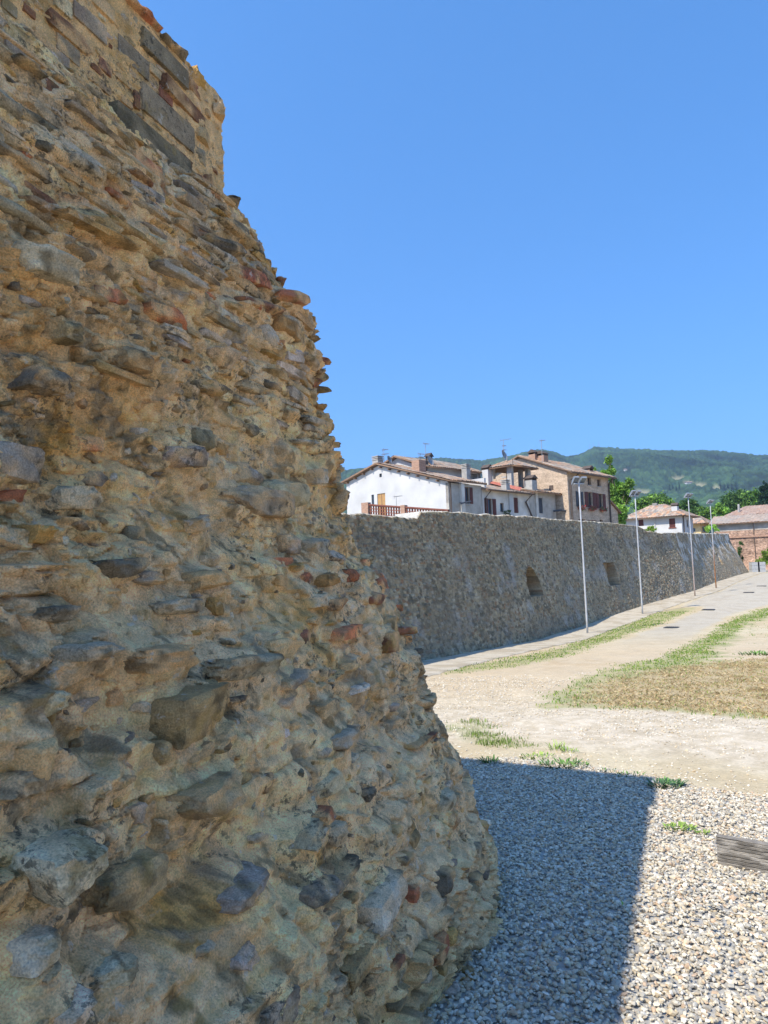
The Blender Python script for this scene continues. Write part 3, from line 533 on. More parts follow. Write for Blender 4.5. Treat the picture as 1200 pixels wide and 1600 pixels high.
bw.add(np.concatenate([V.reshape(n, m, 3)[0], bk.reshape(n, m, 3)[0]]), [[i, i+1, m+i+1, m+i] for i in range(m-1)], c=(.14, .11, .09))
bw.add(np.concatenate([V.reshape(n, m, 3)[-1], bk.reshape(n, m, 3)[-1]]), [[i, i+1, m+i+1, m+i] for i in range(m-1)], c=(.14, .11, .09))
bw.box(FB, 0, .95, A[2]-.04, A[2]+.145, -.045, -.042, c=(.15, .12, .1))
tag(bw.build('wooden_board', m_wood, loc=A), 'weathered grey brown board set on edge in gravel at the right', 'board')
# thin dry twig by the foot of the bastion
P0 = ground(668, 1596); P1 = ground(737, 1505); tw = MB(); tw.tube([P0+[0, 0, .02], (P0+P1)/2+[0.0, 0, .035], P1+[0, 0, .03]], [.0015, .0013, .0008], 5, (.4, .33, .22))
tag(tw.build('twig', m_wood, loc=P0), 'thin pale twig lying on shaded gravel beside the bastion foot', 'twig')
# ---------------------------------------------------------------- the long battered wall
sg = np.hypot(*np.diff(WB, axis=0).T); SL = np.concatenate([[0], np.cumsum(sg)])
def wfoot(s): return np.stack([np.interp(s, SL, WB[:, 0]), np.interp(s, SL, WB[:, 1])], -1)
WN = np.array([.85, -.53]); WN /= np.hypot(*WN)
TOPPX = np.array([(540, 802), (575, 804), (650, 810), (655, 801), (675, 799), (755, 804), (820, 807), (870, 812), (940, 816), (998, 822), (1009, 829), (1020, 831), (1033, 833), (1059, 832), (1083, 834), (1141, 834), (1180, 834)], float)
BAT = .25
def batf(s): return .25+.22*sst(SL[5], SL[8], np.asarray(s))
def wtop_one(s):
    f = wfoot(s)
    for z in np.arange(6, 0, -.02):          # height whose projection falls on the photographed top line
        zf = gh(f[1]); b = batf(s)*(z-zf)*.93; p = np.array([f[0]-WN[0]*b, f[1]-WN[1]*b, z]); x, y = proj(p)
        if y > np.interp(x, TOPPX[:, 0], TOPPX[:, 1]): return z
    return 1.
S0 = SL[1]-3; Sx = np.concatenate([np.linspace(S0, SL[-1], 60)]); TZ = np.array([wtop_one(s) for s in Sx])
S_ = []; s = S0
while s < SL[-1]: S_.append(s); s += .022+.0009*max(0, s-6)
S_ = np.array(S_+[SL[-1]]); NT = 190; T_ = np.linspace(0, 1, NT)
sg_, tg = np.meshgrid(S_, T_, indexing='ij'); ft = wfoot(S_); zf = gh(ft[:, 1])-.05; zt = np.array([wtop_one(s) for s in S_])
ker = np.ones(5)/5; zt = zt+.05*fbm(S_*1.5, S_*0, 90, 4)+.02*fbm(S_*6, S_*0, 91, 2)
zz = zf[:, None]+tg*(zt-zf)[:, None]; hh = zz-zf[:, None]; Ht = (zt-zf)[:, None]
BB_ = batf(S_)[:, None]; bt = BB_*np.minimum(hh, Ht-.9)+.14*np.clip(hh-(Ht-.9), 0, 1)
bt = bt+ .05*fbm(sg_*.35, hh*.4, 92, 3)
cell = .17+.0*sg_; f1, f2, idv = worley(sg_/.19+.5*fbm(sg_*2, zz*2, 93, 2), zz/.10, 5); edge = sst(.02, .28, f2-f1)
disp = .030*edge*(.35+.9*idv)+.035*fbm(sg_*1.2, zz*1.6, 94, 4)+.02*fbm(sg_*6, zz*9, 95, 3)
NICH = []
for (x, y0, y1, hw, arch, dep) in ((833, 885, 928, .95, 1, .75), (956, 879, 912, .9, 0, .6), (1124, 865, 880, .6, 0, .5)):
    best = None
    for s in np.arange(SL[2], SL[-1], .1):
        f = wfoot(s)
        for z in np.arange(-.5, 2.2, .1):
            b = float(batf(s))*(z-gh(f[1])); X_, Y_ = proj([f[0]-WN[0]*b, f[1]-WN[1]*b, z]); e = (X_-x)**2+(Y_-(y0+y1)/2)**2
            if best is None or e < best[0]: best = (e, s, z, math.hypot(*f))
    sc = best[3]/FPX*1.0; hgt = (y1-y0)*sc*1.02; NICH.append((best[1], best[2]-hgt/2, best[2]+hgt/2, hw, arch, dep)); print('niche', NICH[-1], best[0])
nm = np.zeros_like(bt)
for (s0, z0, z1, hw, arch, dep) in NICH:
    zc = z1-hw if arch else z1; ins = (np.abs(sg_-s0) < hw)&(zz > z0)&(np.where(zz > zc, np.hypot(sg_-s0, zz-zc) < hw, True) if arch else (zz < z1))
    i = np.argmin(np.abs(S_-s0)); bz = float(batf(s0))*(z1-zf[i])+dep*.55
    bt = np.where(ins, bz, bt); nm = np.where(ins, 1, nm); disp = np.where(ins, disp*.5, disp)
px_ = ft[:, None, 0]-WN[0]*(bt-disp); py_ = ft[:, None, 1]-WN[1]*(bt-disp)
wc = np.array([(.31, .27, .20), (.38, .32, .23), (.25, .22, .165), (.45, .38, .26), (.34, .26, .16), (.30, .18, .11), (.16, .14, .11), (.50, .45, .37), (.32, .30, .26)])[(idv*8.99).astype(int)]
mort = lerp(C3(.42, .37, .28), C3(.30, .26, .19), sst(-.3, .4, fbm(sg_*.8, zz*.8, 96, 4))[..., None])
wcol = lerp(mort, wc, edge[..., None]*.9)
gry = sst(-.05, .4, fbm(sg_*.5, zz*.9, 97, 4)); wcol = wcol*C3(1.05, .94, .76); wcol = lerp(wcol, C3(.25, .22, .16), gry[..., None]*.45)
wcol = lerp(wcol, C3(.44, .41, .36), (sst(.15, .5, fbm(sg_*.9+4, zz*1.1, 98, 4))*.5)[..., None])
wcol = lerp(wcol, C3(.10, .09, .06), (sst(.12, .4, fbm(sg_*5, zz*7, 99, 3))*.6)[..., None])
wcol = lerp(wcol, C3(.11, .10, .08), (sst(.1, .45, fbm(sg_*.5, zz*2.5, 100, 3))*sst(1.5, .4, Ht-hh)*sst(.2, .6, Ht-hh)*.5)[..., None])
wcol = lerp(wcol, C3(.30, .22, .13), (sst(.1, .45, fbm(sg_*1.3, zz*1.4, 102, 3))*.35)[..., None])
wcol = lerp(wcol, C3(.34, .22, .12), (nm*.45)[..., None])
farp = sst(SL[6]-4, SL[6]+2, sg_)*sst(3.6, 1.2, Ht-hh)*sst(.05, .3, fbm(sg_*1.6, zz*1.8, 101, 4)); wcol = lerp(wcol, C3(.60, .55, .46), (farp*.9)[..., None])  # grazing sunlight on the far upper wall, painted in as pale patches
V = np.stack([px_, py_, zz], -1)
# cap, back and far end
bx = ft[:, 0]-WN[0]*(batf(S_)*(zt-zf)+.75); by = ft[:, 1]-WN[1]*(batf(S_)*(zt-zf)+.75)
c1 = np.stack([V[:, -1, 0]-WN[0]*.06, V[:, -1, 1]-WN[1]*.06, zt+.03], -1)[:, None]; c2 = np.stack([bx, by, zt+.0], -1)[:, None]; c3 = np.stack([bx, by, zf*0-.6], -1)[:, None]
V = np.concatenate([V, c1, c2, c3], 1); wcol = np.concatenate([wcol, np.tile(C3(.50, .46, .38), (len(S_), 2, 1)), np.tile(C3(.35, .3, .24), (len(S_), 1, 1))], 1)
i0 = (NT+3)*(len(S_)-1); ncol = NT+3
wallm = [gridf(len(S_), ncol)]; Vw = V.reshape(-1, 3); endc = len(Vw); Vw = np.concatenate([Vw, [[bx[-1], by[-1], zf[-1]]]])
tri = np.array([[endc, i0+j, i0+j+1] for j in range(ncol-1)])
wcl = np.concatenate([wcol.reshape(-1, 3), [[.3, .26, .2]]])
m_fw = mat('long_wall_masonry', None, .95, 9, .18, 30, .9, .04, fine=.42)
lw = mesh('town_wall', Vw, [wallm[0], tri], m_fw, None, wcl, False, loc=(ft[0, 0], ft[0, 1], -.6)); tag(lw, 'long sloping grey stone town wall with two niches running off behind the lamps', 'wall')
# ---------------------------------------------------------------- street lamps
m_galv = mat('galvanised_steel', (.42, .43, .43), .45, 3, .15, 60, .1, .002, metal=.6)
m_rust = mat('rusted_steel', None, .7, 3, .2, 60, .3, .002)
m_lamp = mat('floodlight_housing', (.30, .31, .32), .4, 5, .1, 60, .05, metal=.4)
m_glass = mat('dark_glass', (.10, .12, .15), .12, 5, .1, 60, .0, spec=.6)
def lamp(px, top, label, rust=0., yaw=0.):
    P = ground(*px); t = ray(*top); k = P[1]/t[1]; h = 1.6+k*t[2]-P[2]
    r = empty('street_lamp', P, label, 'street lamp', 'lamp posts along the town wall')
    b = MB(); n = 12; zs = np.linspace(-.05, h-.25, n); cc = []
    for i, z in enumerate(zs): pass
    b.tube([P+[0, 0, z] for z in zs], [.044-.014*i/n for i in range(n)], 12)
    V = b.v[0]; hz = (V[:, 2]-P[2])/h; rs = sst(.62, .15, hz+.25*fbm(V[:, 2]*3, V[:, 0]*40, 7, 2))*rust
    b.c[0] = lerp(C3(.40, .41, .42), C3(.28, .14, .07), rs[:, None]); b.build('pole', m_rust, r, True)
    f = MB(); f.tube([P+[0, 0, -.02], P+[0, 0, .012]], [.13, .13], 16, (.35, .35, .34)); f.build('base_plate', m_rust, r)
    a = math.radians(yaw); F_ = Frame([P[0], P[1]], (math.cos(a), math.sin(a))); cb = MB(); zt_ = P[2]+h
    cb.box(F_, -.24, .24, zt_-.27, zt_-.22, -.03, .03, (.35, .36, .37)); cb.build('crossbar', m_rust, r)
    for s in (-1, 1):
        q = MB(); L_ = .42; tilt = .75 if s < 0 else .62; c0 = np.array(F_.p(s*.17, zt_-.10, .02)); 
        ax = np.array([*F_.d, 0]); al = np.array([*(F_.n*math.cos(tilt)), math.sin(tilt)]); up = np.cross(ax, al); up = up if up[2] > 0 else -up
        prof = [(-.5, -.055), (-.5, .02), (-.3, .06), (.3, .07), (.5, .035), (.5, -.055)]; VV = []
        for e in (-.115, .115):
            for (x, y) in prof: VV.append(c0+ax*e+al*x*L_+up*y)
        q.add(VV, [[i, (i+1) % 6, 6+(i+1) % 6, 6+i] for i in range(6)]+[[0, 1, 2, 3], [0, 3, 4, 5], [6, 9, 8, 7], [6, 11, 10, 9]])
        hd = q.build('floodlight', m_lamp, r)
        g = MB(); g.add([c0+ax*e+al*x*L_-up*.058 for e, x in ((-.1, -.44), (.1, -.44), (.1, .44), (-.1, .44))], [[0, 1, 2, 3]]); g.build('lens', m_glass, hd)
    return r
lamp((918, 990), (905, 747), 'nearest galvanised lamp post with twin tilted floodlights, standing closest to the bastion', 0., 12)
lamp((1004, 960), (991, 768), 'second galvanised lamp post from the bastion, twin floodlights, standing midway along the grass strip', 0., 20)
lamp((1086, 932), (1073, 772), 'third lamp post from the bastion, grey pole turning rusty near its foot, beside the pavement', .55, 30)
lamp((1119, 919), (1107, 782), 'farthest lamp post, its lower half brown with rust, before the end of the town wall', 1.1, 32)
m_iron = mat('cast_iron', (.05, .048, .045), .6, 20, .2, 60, .4)
for (px, w, d, lb) in (((1049, 981), .55, .5, 'nearest dark square drain cover set in the pale path'), ((1107, 953), .6, .55, 'second dark drain cover further along the pale path'), ((1170, 926), .7, .6, 'third dark drain cover far along the path near the lamps'), ((1190, 916), .7, .6, 'farthest dark drain cover near the right edge of the path')):
    P = ground(*px); F_ = Frame(P, (.53, .85)); r = empty('drain_cover', P, lb, 'drain cover', 'drain covers in the path'); z = P[2]+.025
    b = MB(); b.box(F_, -w/2-.04, w/2+.04, z-.05, z+.004, -d/2-.04, d/2+.04); b.build('rim', m_iron, r)
    b = MB(); 
    for k in range(6): b.box(F_, -w/2+.005, w/2-.005, z, z+.014, -d/2+d*(k+.12)/6, -d/2+d*(k+.88)/6)
    b.build('grate', m_iron, r)
# ---------------------------------------------------------------- ground of the old town behind the wall
gf = ft[:, :2]-WN*2.6
ext = np.concatenate([[gf[0]-[3, 5]], gf, [gf[-1]+[2, 6]]])
bkp = ext+np.array([-60, 55.]); tz = np.concatenate([[zt[0]], zt, [zt[-1]]])-.9
tv = np.concatenate([np.c_[ext, tz], np.c_[bkp, np.full(len(bkp), 1.2)]]); n = len(ext)
m_ter = mat('terrace_ground', (.34, .29, .2), .95, 2, .2)
tag(mesh('terrace', tv, np.array([[i, i+1, n+i+1, n+i] for i in range(n-1)]), m_ter), kind='structure')
# ---------------------------------------------------------------- buildings
m_plw = mat('white_render', (.50, .49, .47), .9, .6, .13, 30, .25, fine=.05)
m_plg = mat('grey_render', (.40, .365, .31), .9, 1.5, .22, 20, .4, fine=.1)
m_plc = mat('cream_render', (.56, .52, .45), .9, 1.2, .2, 20, .4, fine=.1)
m_brk = mat('old_brickwork', (.46, .35, .25), .92, 1.2, .22, 2.6, .7, .02, stretch=(1, 1, 3.2), fine=.4)
m_tile = mat('roof_tile', None, .9, 3, .15, 30, .3)
m_woodp = mat('brown_wood', (.20, .12, .07), .8, 3, .2, 30, .3, stretch=(1, 1, .3))
m_red = mat('dark_red_paint', (.115, .035, .026), .6, 3, .15, 30, .1)
m_grey = mat('dark_grey_paint', (.06, .065, .075), .6, 3, .15)
m_or = mat('orange_wood', (.40, .23, .09), .6, 3, .2, 20, .2)
m_win = mat('window_glass', (.035, .04, .045), .1, 3, .1, 30, 0, spec=.6)
m_lat = mat('terracotta', (.20, .075, .05), .9, 5, .2)
m_met = mat('grey_metal', (.28, .28, .28), .5, 3, .1, metal=.3)
m_conc = mat('concrete', (.36, .34, .31), .9, 3, .2)
m_flow = mat('flowers', None, .7, 5, .2)
TC = np.array([(.38, .20, .11), (.42, .26, .16), (.31, .18, .12), (.44, .32, .22), (.24, .17, .125), (.31, .235, .17), (.37, .28, .2), (.2, .17, .14)])*.9
def tiles(name, A, B, C, D, parent, per=.24, seed=1, th_=.09, tone=1.0, tint=None, mt=None):
    """curved clay tiles: A-B eave, D-C ridge (D above A); the strip edges A-D and B-C may lean in for a hip"""
    A, B, C, D = [np.array(q, float) for q in (A, B, C, D)]; e = B-A; L_ = np.linalg.norm(e); e = e/L_
    mid = (C+D)/2-(A+B)/2; s = mid-e*(mid@e); W_ = np.linalg.norm(s); s = s/W_; n = np.cross(e, s); n = n if n[2] > 0 else -n
    aD = (D-A)@e; aC = (C-A)@e; na = max(4, int(L_/per)*6); nb = max(4, int(W_/.36)*3)
    a = np.linspace(0, L_, na); t = np.linspace(0, 1, nb); AA, TT = np.meshgrid(a, t, indexing='ij'); lim = np.ones_like(AA)
    if aD > .05: lim = np.minimum(lim, AA/aD)
    if L_-aC > .05: lim = np.minimum(lim, (L_-AA)/(L_-aC))
    BB = np.minimum(TT*W_, W_*np.clip(lim, 0, 1)); ph = AA/per; ca = np.floor(ph+.25); cb_ = np.floor(BB/.36+.5*(ca % 2))
    hsh = _h(ca.astype(int)+seed*13, cb_.astype(int)); wave = np.abs(np.sin(ph*math.pi))*.055
    saw = ((BB/.36+.5*(ca % 2)) % 1); off_ = wave+.03*(1-saw)+.022*(hsh-.5)+.03*fbm(AA*.5+seed, BB*.5, seed, 2)
    P = A+AA[..., None]*e+BB[..., None]*s+off_[..., None]*n; col = TC[(hsh*7.99).astype(int)]*tone*(1+.12*fbm(AA*3, BB*3, seed, 2)[..., None])
    col = lerp(col, C3(.30, .29, .26), (.55*sst(0, .5, fbm(AA*.9+seed*3, BB*.9, 12, 4)))[..., None])
    if tint is not None: col = lerp(col, np.array(tint), .5)
    b = MB(); b.add(P.reshape(-1, 3), gridf(na, nb), c=col.reshape(-1, 3)); lo = [A-n*th_, B-n*th_, C-n*th_, D-n*th_]
    b.add(lo, [[0, 3, 2, 1]], c=(.22, .14, .09)); up4 = [A+n*.02, B+n*.02, C+n*.02, D+n*.02]
    b.add(lo+up4, [[0, 1, 5, 4], [1, 2, 6, 5], [3, 0, 4, 7]], c=(.27, .17, .11)); return b.build(name, mt or m_tile, parent, True)
def wall_holes(mb, F_, s0, s1, z0, z1, holes, th_=.25, o=0., c=(1, 1, 1)):
    xs = sorted({s0, s1, *[q for h in holes for q in h[:2]]}); zs = sorted({z0, z1, *[q for h in holes for q in h[2:4]]})
    for i in range(len(xs)-1):
        for j in range(len(zs)-1):
            cx, cz = (xs[i]+xs[i+1])/2, (zs[j]+zs[j+1])/2
            if any(h[0] < cx < h[1] and h[2] < cz < h[3] for h in holes): continue
            mb.add([F_.p(xs[i], zs[j], o), F_.p(xs[i+1], zs[j], o), F_.p(xs[i+1], zs[j+1], o), F_.p(xs[i], zs[j+1], o)], [[0, 1, 2, 3]], c=c)
    for h in holes:
        a, b, d, e = h[:4]
        for p, q in (((a, d), (b, d)), ((b, d), (b, e)), ((b, e), (a, e)), ((a, e), (a, d))):
            mb.add([F_.p(*p, o), F_.p(*q, o), F_.p(*q, o-th_), F_.p(*p, o-th_)], [[0, 1, 2, 3]], c=c)
def window(F_, h, parent, o=0., shutter=None, frame_m=None, rec=.14, name='window', box=None, sill=True, leaf=.48):
    a, b, d, e = h; fr = MB(); w = .05; fm = frame_m or m_woodp
    fr.box(F_, a, a+w, d, e, o-rec-.03, o-rec+.03); fr.box(F_, b-w, b, d, e, o-rec-.03, o-rec+.03)
    fr.box(F_, a+w, b-w, d, d+w, o-rec-.03, o-rec+.03); fr.box(F_, a+w, b-w, e-w, e, o-rec-.03, o-rec+.03)
    if b-a > .6: fr.box(F_, (a+b)/2-.025, (a+b)/2+.025, d+w, e-w, o-rec-.03, o-rec+.032)
    wo_ = fr.build(name, fm, parent)
    g = MB(); g.box(F_, a+w, b-w, d+w, e-w, o-rec-.015, o-rec); g.build('pane', m_win, wo_)
    if sill: sb = MB(); sb.box(F_, a-.08, b+.08, d-.07, d-.002, o-.05, o+.07); sb.build('sill', m_conc, wo_)
    if shutter:
        W_ = (b-a)*leaf
        for sd in (0, 1):
            s = MB(); x0, x1 = (a-W_-.01, a-.01) if sd == 0 else (b+.01, b+W_+.01)
            s.box(F_, x0, x1, d+.01, e-.01, o+.012, o+.035)
            for k in range(int((e-d)/.11)): s.box(F_, x0+.05, x1-.05, d+.06+k*.11, d+.12+k*.11, o+.037, o+.05)
            s.build('shutter', shutter, wo_)
    if box:
        bx_ = MB(); bx_.box(F_, a-.1, b+.1, d-.22, d-.04, o+.08, o+.28); fb = bx_.build('flower_box', m_lat, wo_); pl = MB(); r_ = np.random.default_rng(int(a*97)+3)
        for _ in range(160):
            c = np.array(F_.p(r_.uniform(a-.15, b+.15), d-.05+r_.uniform(-.24, .16), o+.18+r_.uniform(-.14, .2))); v = r_.normal(size=(3, 3))*.05
            pl.add(c+v, t=[[0, 1, 2]], c=[(.42, .05, .05), (.5, .12, .12), (.10, .16, .05), (.08, .12, .04)][r_.integers(0, 4)])
        pl.build('flowers', m_flow, fb)
    return wo_
def shut(F_, h, parent, mt, o=0., louv=True):         # closed shutters filling the opening
    a, b, d, e = h; s = MB(); s.box(F_, a, b, d, e, o-.10, o-.06); m_ = (a+b)/2
    if louv:
        for k in range(int((e-d)/.12)): s.box(F_, a+.05, m_-.03, d+.05+k*.12, d+.11+k*.12, o-.058, o-.04); s.box(F_, m_+.03, b-.05, d+.05+k*.12, d+.11+k*.12, o-.058, o-.04)
    return s.build('shutter', mt, parent)
def chimney(F_, a, w, z0, z1, o, parent, mt, cap='slots', dp=None):
    dp = dp or w; b = MB(); b.box(F_, a-w/2, a+w/2, z0, z1-.35 if cap != 'none' else z1, o-dp/2, o+dp/2); ch = b.build('chimney', mt, parent); c = MB()
    z = z1-.35
    if cap == 'slots':
        for k in range(3): c.box(F_, a-w/2-.04, a+w/2+.04, z+.03+k*.13, z+.10+k*.13, o-dp/2-.04, o+dp/2+.04)
        c.box(F_, a-w/2+.08, a+w/2-.08, z, z+.3, o-dp/2+.08, o+dp/2-.08); c.build('cap', m_conc, ch)
    elif cap == 'tent':
        for sx in (-1, 1): c.box(F_, a+sx*(w/2-.05)-.05, a+sx*(w/2-.05)+.05, z+.001, z+.16, o-dp/2+.02, o+dp/2-.02)
        c.add([F_.p(a-w/2-.1, z+.16, o-dp/2-.08), F_.p(a+w/2+.1, z+.16, o-dp/2-.08), F_.p(a+w/2+.1, z+.16, o+dp/2+.08), F_.p(a-w/2-.1, z+.16, o+dp/2+.08), F_.p(a, z+.46, o-dp/2-.08), F_.p(a, z+.46, o+dp/2+.08)], [[0, 1, 2, 3], [0, 4, 5, 3], [1, 2, 5, 4]], [[0, 1, 4], [3, 5, 2]]); c.build('cap', m_dkt, ch)
    return ch
m_dkt = mat('sooty_tile', (.10, .075, .06), .9, 5, .2)
m_brc = mat('chimney_brick', (.36, .22, .15), .9, 4, .25, 12, .5, stretch=(1, 1, 3))
def antenna(F_, a, z0, z1, o, parent, arms=((.0, .9),), dish=None, tilt=0):
    b = MB(); b.tube([F_.p(a, z0, o), F_.p(a, z1, o)], .022, 6)
    for (dz, L_) in arms:
        z = z1-dz; b.tube([F_.p(a-L_*.25, z, o), F_.p(a+L_*.75, z+.02, o)], .014, 5)
        for k in range(7): x = a-L_*.22+L_*.95*k/7; b.tube([F_.p(x, z+.01, o-.2), F_.p(x, z+.01, o+.2)], .008, 4); 
        b.tube([F_.p(a-L_*.25, z-.14, o), F_.p(a-L_*.25, z+.14, o)], .012, 4)
    an = b.build('antenna', m_met, parent)
    if dish:
        dz, r = dish; c = np.array(F_.p(a+.05, z0+dz, o+.12)); D = MB(); V = []; n = np.array([.75, -.5, .35]); n /= np.linalg.norm(n); u = np.cross(n, [0, 0, 1]); u /= np.linalg.norm(u); v = np.cross(n, u)
        for i in range(5):
            for j in range(16): q = r*i/4; g = j*math.pi/8; V.append(c+u*q*math.cos(g)+v*q*math.sin(g)+n*(.35*q*q/r-.05))
        D.add(V, [[i*16+j, i*16+(j+1) % 16, (i+1)*16+(j+1) % 16, (i+1)*16+j] for i in range(4) for j in range(16)]); D.tube([c, c+n*r*.8], .01, 4); D.build('dish', m_met, an)
    return an
def pipe(F_, pts, parent, r=.05, mt=None, name='drainpipe'): b = MB(); b.tube([F_.p(*q) for q in pts], r, 6); return b.build(name, mt or m_dkt, parent)
G = np.array([.70, .714]); GP = np.array([-.714, .70])       # street direction and the gable direction
def X3(F_, x, y): return F_.hit(x, y)
# --- white gabled house
P0 = np.array([ray(700, 749)[0]/ray(700, 749)[1]*50, 50.]); Fs = Frame(P0, G)           # street side, starts at near right corner
gl = abs(vert_hit(541, 752, P0, GP)[0]); Pl = P0+GP*gl; Fg = Frame(Pl, -GP)             # gable front, from left corner to right corner
zb = 1.1; _, zr = Fs.hit(700, 749); sa, za = Fg.hit(591, 724); _, zl = Fg.hit(541, 752)
hA = empty('white_house', (*P0, zb), 'white rendered gabled house with orange door and terracotta lattice before it', 'house')
w = MB()
dr = (*[Fg.hit(589.5, 780)[0], Fg.hit(602, 780)[0]], zb, Fg.hit(596, 771)[1]); sw_ = (Fg.hit(580.5, 780)[0], Fg.hit(584.5, 780)[0], Fg.hit(582, 789)[1], Fg.hit(582, 773)[1]); at_ = (Fg.hit(592.8, 740)[0], Fg.hit(596.5, 740)[0], Fg.hit(595, 745.5)[1], Fg.hit(595, 740)[1])
zg_ = min(zl, zr)-.25
wall_holes(w, Fg, 0, gl, zb, zg_-.02, [dr, sw_])
zsl = lambda s: np.interp(s, [0, sa, gl], [zl, za, zr])-.17
ss_ = sorted([0, sa, gl, at_[0], at_[1]])
for i in range(4):
    a, b = ss_[i], ss_[i+1]
    if abs((a+b)/2-(at_[0]+at_[1])/2) < .01:
        w.add([Fg.p(a, zg_-.02), Fg.p(b, zg_-.02), Fg.p(b, at_[2]), Fg.p(a, at_[2])], [[0, 1, 2, 3]]); w.add([Fg.p(a, at_[3]), Fg.p(b, at_[3]), Fg.p(b, zsl(b)), Fg.p(a, zsl(a))], [[0, 1, 2, 3]])
    else: w.add([Fg.p(a, zg_-.02), Fg.p(b, zg_-.02), Fg.p(b, zsl(b)), Fg.p(a, zsl(a))], [[0, 1, 2, 3]])
w.add([Fg.p(at_[0]-.01, at_[2], -.2), Fg.p(at_[1]+.01, at_[2], -.2), Fg.p(at_[1]+.01, at_[3], -.2), Fg.p(at_[0]-.01, at_[3], -.2)], [[0, 1, 2, 3]], c=(.1, .1, .1))
wA = w.build('wall', m_plw, hA)
b = MB(); b.box(Fg, at_[0]+.02, at_[1]-.02, at_[2]+.02, at_[3]-.02, -.12, -.08); b.build('window', m_win, hA)
b = MB(); b.box(Fg, dr[0], dr[1], zb, dr[3], -.12, -.06); d_ = b.build('door', m_or, hA)
b = MB(); b.box(Fg, (dr[0]+dr[1])/2-.03, (dr[0]+dr[1])/2+.03, zb, dr[3]-.03, -.06, -.045); b.build('door_strip', m_woodp, d_)
b = MB(); b.box(Fg, sw_[0], sw_[1], sw_[2], sw_[3], -.12, -.08); b.build('window', m_win, hA)
LS = Fs.hit(752, 760)[0]; w = MB(); wh = (Fs.hit(727, 770)[0], Fs.hit(733.5, 770)[0], Fs.hit(729, 787)[1], Fs.hit(729, 761)[1]); zes = zr-.22
w.box(Fs, -.001, LS, zb-.0, wh[2], -.25, 0); w.box(Fs, 0, wh[0], wh[2], zes, -.25, 0); w.box(Fs, wh[1], LS, wh[2], zes, -.25, 0); w.box(Fs, wh[0], wh[1], wh[3], zes, -.25, 0)
w.build('side_wall', m_plg, hA)
p0, p1 = Fs.hit(717.5, 770)[0], Fs.hit(722.5, 770)[0]; b = MB(); b.box(Fs, p0, p1, zb, zes-.02, .003, .22); b.build('pillar', m_plc, hA)
window(Fs, wh, hA, shutter=m_red, leaf=.7)
w = MB(); w.box(Fg, .02, gl-.3, zb, zl-.6, -LS-1, -LS-.8); w.build('back_wall', m_plw, hA)
ov = .35; slR = (za-zr)/(gl-sa); slL = (za-zl)/sa; RL = LS+.25
def gp(s, z, o): return Fg.p(s, z, o)
tiles('roof', gp(gl+ov, zr-slR*ov, -RL), gp(gl+ov, zr-slR*ov, ov), gp(sa, za, ov), gp(sa, za, -RL), hA, seed=2)
tiles('roof', gp(-ov, zl-slL*ov, ov), gp(-ov, zl-slL*ov, -RL), gp(sa, za, -RL), gp(sa, za, ov), hA, seed=3)
b = MB()
for k in range(int((gl)/.9)): s = .3+k*.95; z = zsl(s)-.02; b = MB(); b.box(Fg, s-.05, s+.05, z-.12, z-.01, .003, .3); b.build('rafter_end', m_woodp, hA)
pipe(Fs, [(.12, zes, .1), (.12, zb, .1)], hA, .055)
pipe(Fs, [(1.2, zes-1.4, .08), (.7, zes-1.5, .5), (1.6, zes-1.35, .7)], hA, .07, m_grey, 'wall_lamp')
ca = Fg.hit(578, 730)[0]; chimney(Fg, ca, .62, zl-.4, Fg.hit(578, 711.5)[1], -.9, hA, m_conc, 'slots')
chimney(Fg, Fg.hit(642, 735)[0], .75, zr, Fg.hit(642, 720)[1]+.1, -.9, hA, m_brc, 'none')
antenna(Fg, Fg.hit(593.5, 730)[0], za-.2, Fg.hit(594, 699)[1], -.5, hA, ((.15, .6), (.5, .7)))
antenna(Fg, Fg.hit(601, 730)[0], za-.2, za+.45, -.6, hA, ((.1, .3),), (.45, .3))
b = MB(); b.box(Fg, Fg.hit(615, 725)[0], Fg.hit(634, 728)[0], za-.35, za+.02, -2.6, -2.2); b.build('roof_vent', m_dkt, hA)
antenna(Fg, Fg.hit(633.5, 780)[0], Fg.hit(634, 792)[1], Fg.hit(634, 777)[1], 1.0, hA, ((.0, .8),))
# lattice of terracotta blocks on the wall walk
La = np.array([ray(572, 790)[0]/ray(572, 790)[1]*41, 41.]); Lb = np.array([ray(701, 795)[0]/ray(701, 795)[1]*37.5, 37.5]); FL = Frame(La, Lb-La); LL = np.hypot(*(Lb-La))
z1a = FL.hit(573, 787)[1]; z1b = FL.hit(700, 796)[1]; zt1 = lambda s: z1a+(z1b-z1a)*s/LL; H_ = FL.hit(573, 787)[1]-FL.hit(573, 803)[1]; zb_l = min(z1a, z1b)-1.5
lt = empty('lattice_parapet', (*La, zb_l), 'red brown terracotta lattice parapet in front of the white house', 'parapet')
b = MB(); nx = int(LL/.18); 
for i in range(nx+1): s = i*LL/nx; b.box(FL, s-.022, s+.022, zt1(s)-H_, zt1(s)-.08, -.05, .05)
for j in range(4): 
    dz = .10+(H_-.1)*j/3.; b.add([FL.p(s, zt1(s)-dz+e, o) for s in (0, LL) for e in (-.022, .022) for o in (-.045, .045)], [[0, 1, 3, 2], [4, 6, 7, 5], [0, 4, 5, 1], [2, 3, 7, 6], [0, 2, 6, 4], [1, 5, 7, 3]])
b.build('lattice', m_lat, lt)
b = MB(); b.add([FL.p(s, zt1(s)+e, o) for s in (0, LL) for e in (-.08, .0) for o in (-.09, .09)], [[0, 1, 3, 2], [4, 6, 7, 5], [0, 4, 5, 1], [2, 3, 7, 6], [0, 2, 6, 4], [1, 5, 7, 3]]); b.build('coping', m_lat, lt)
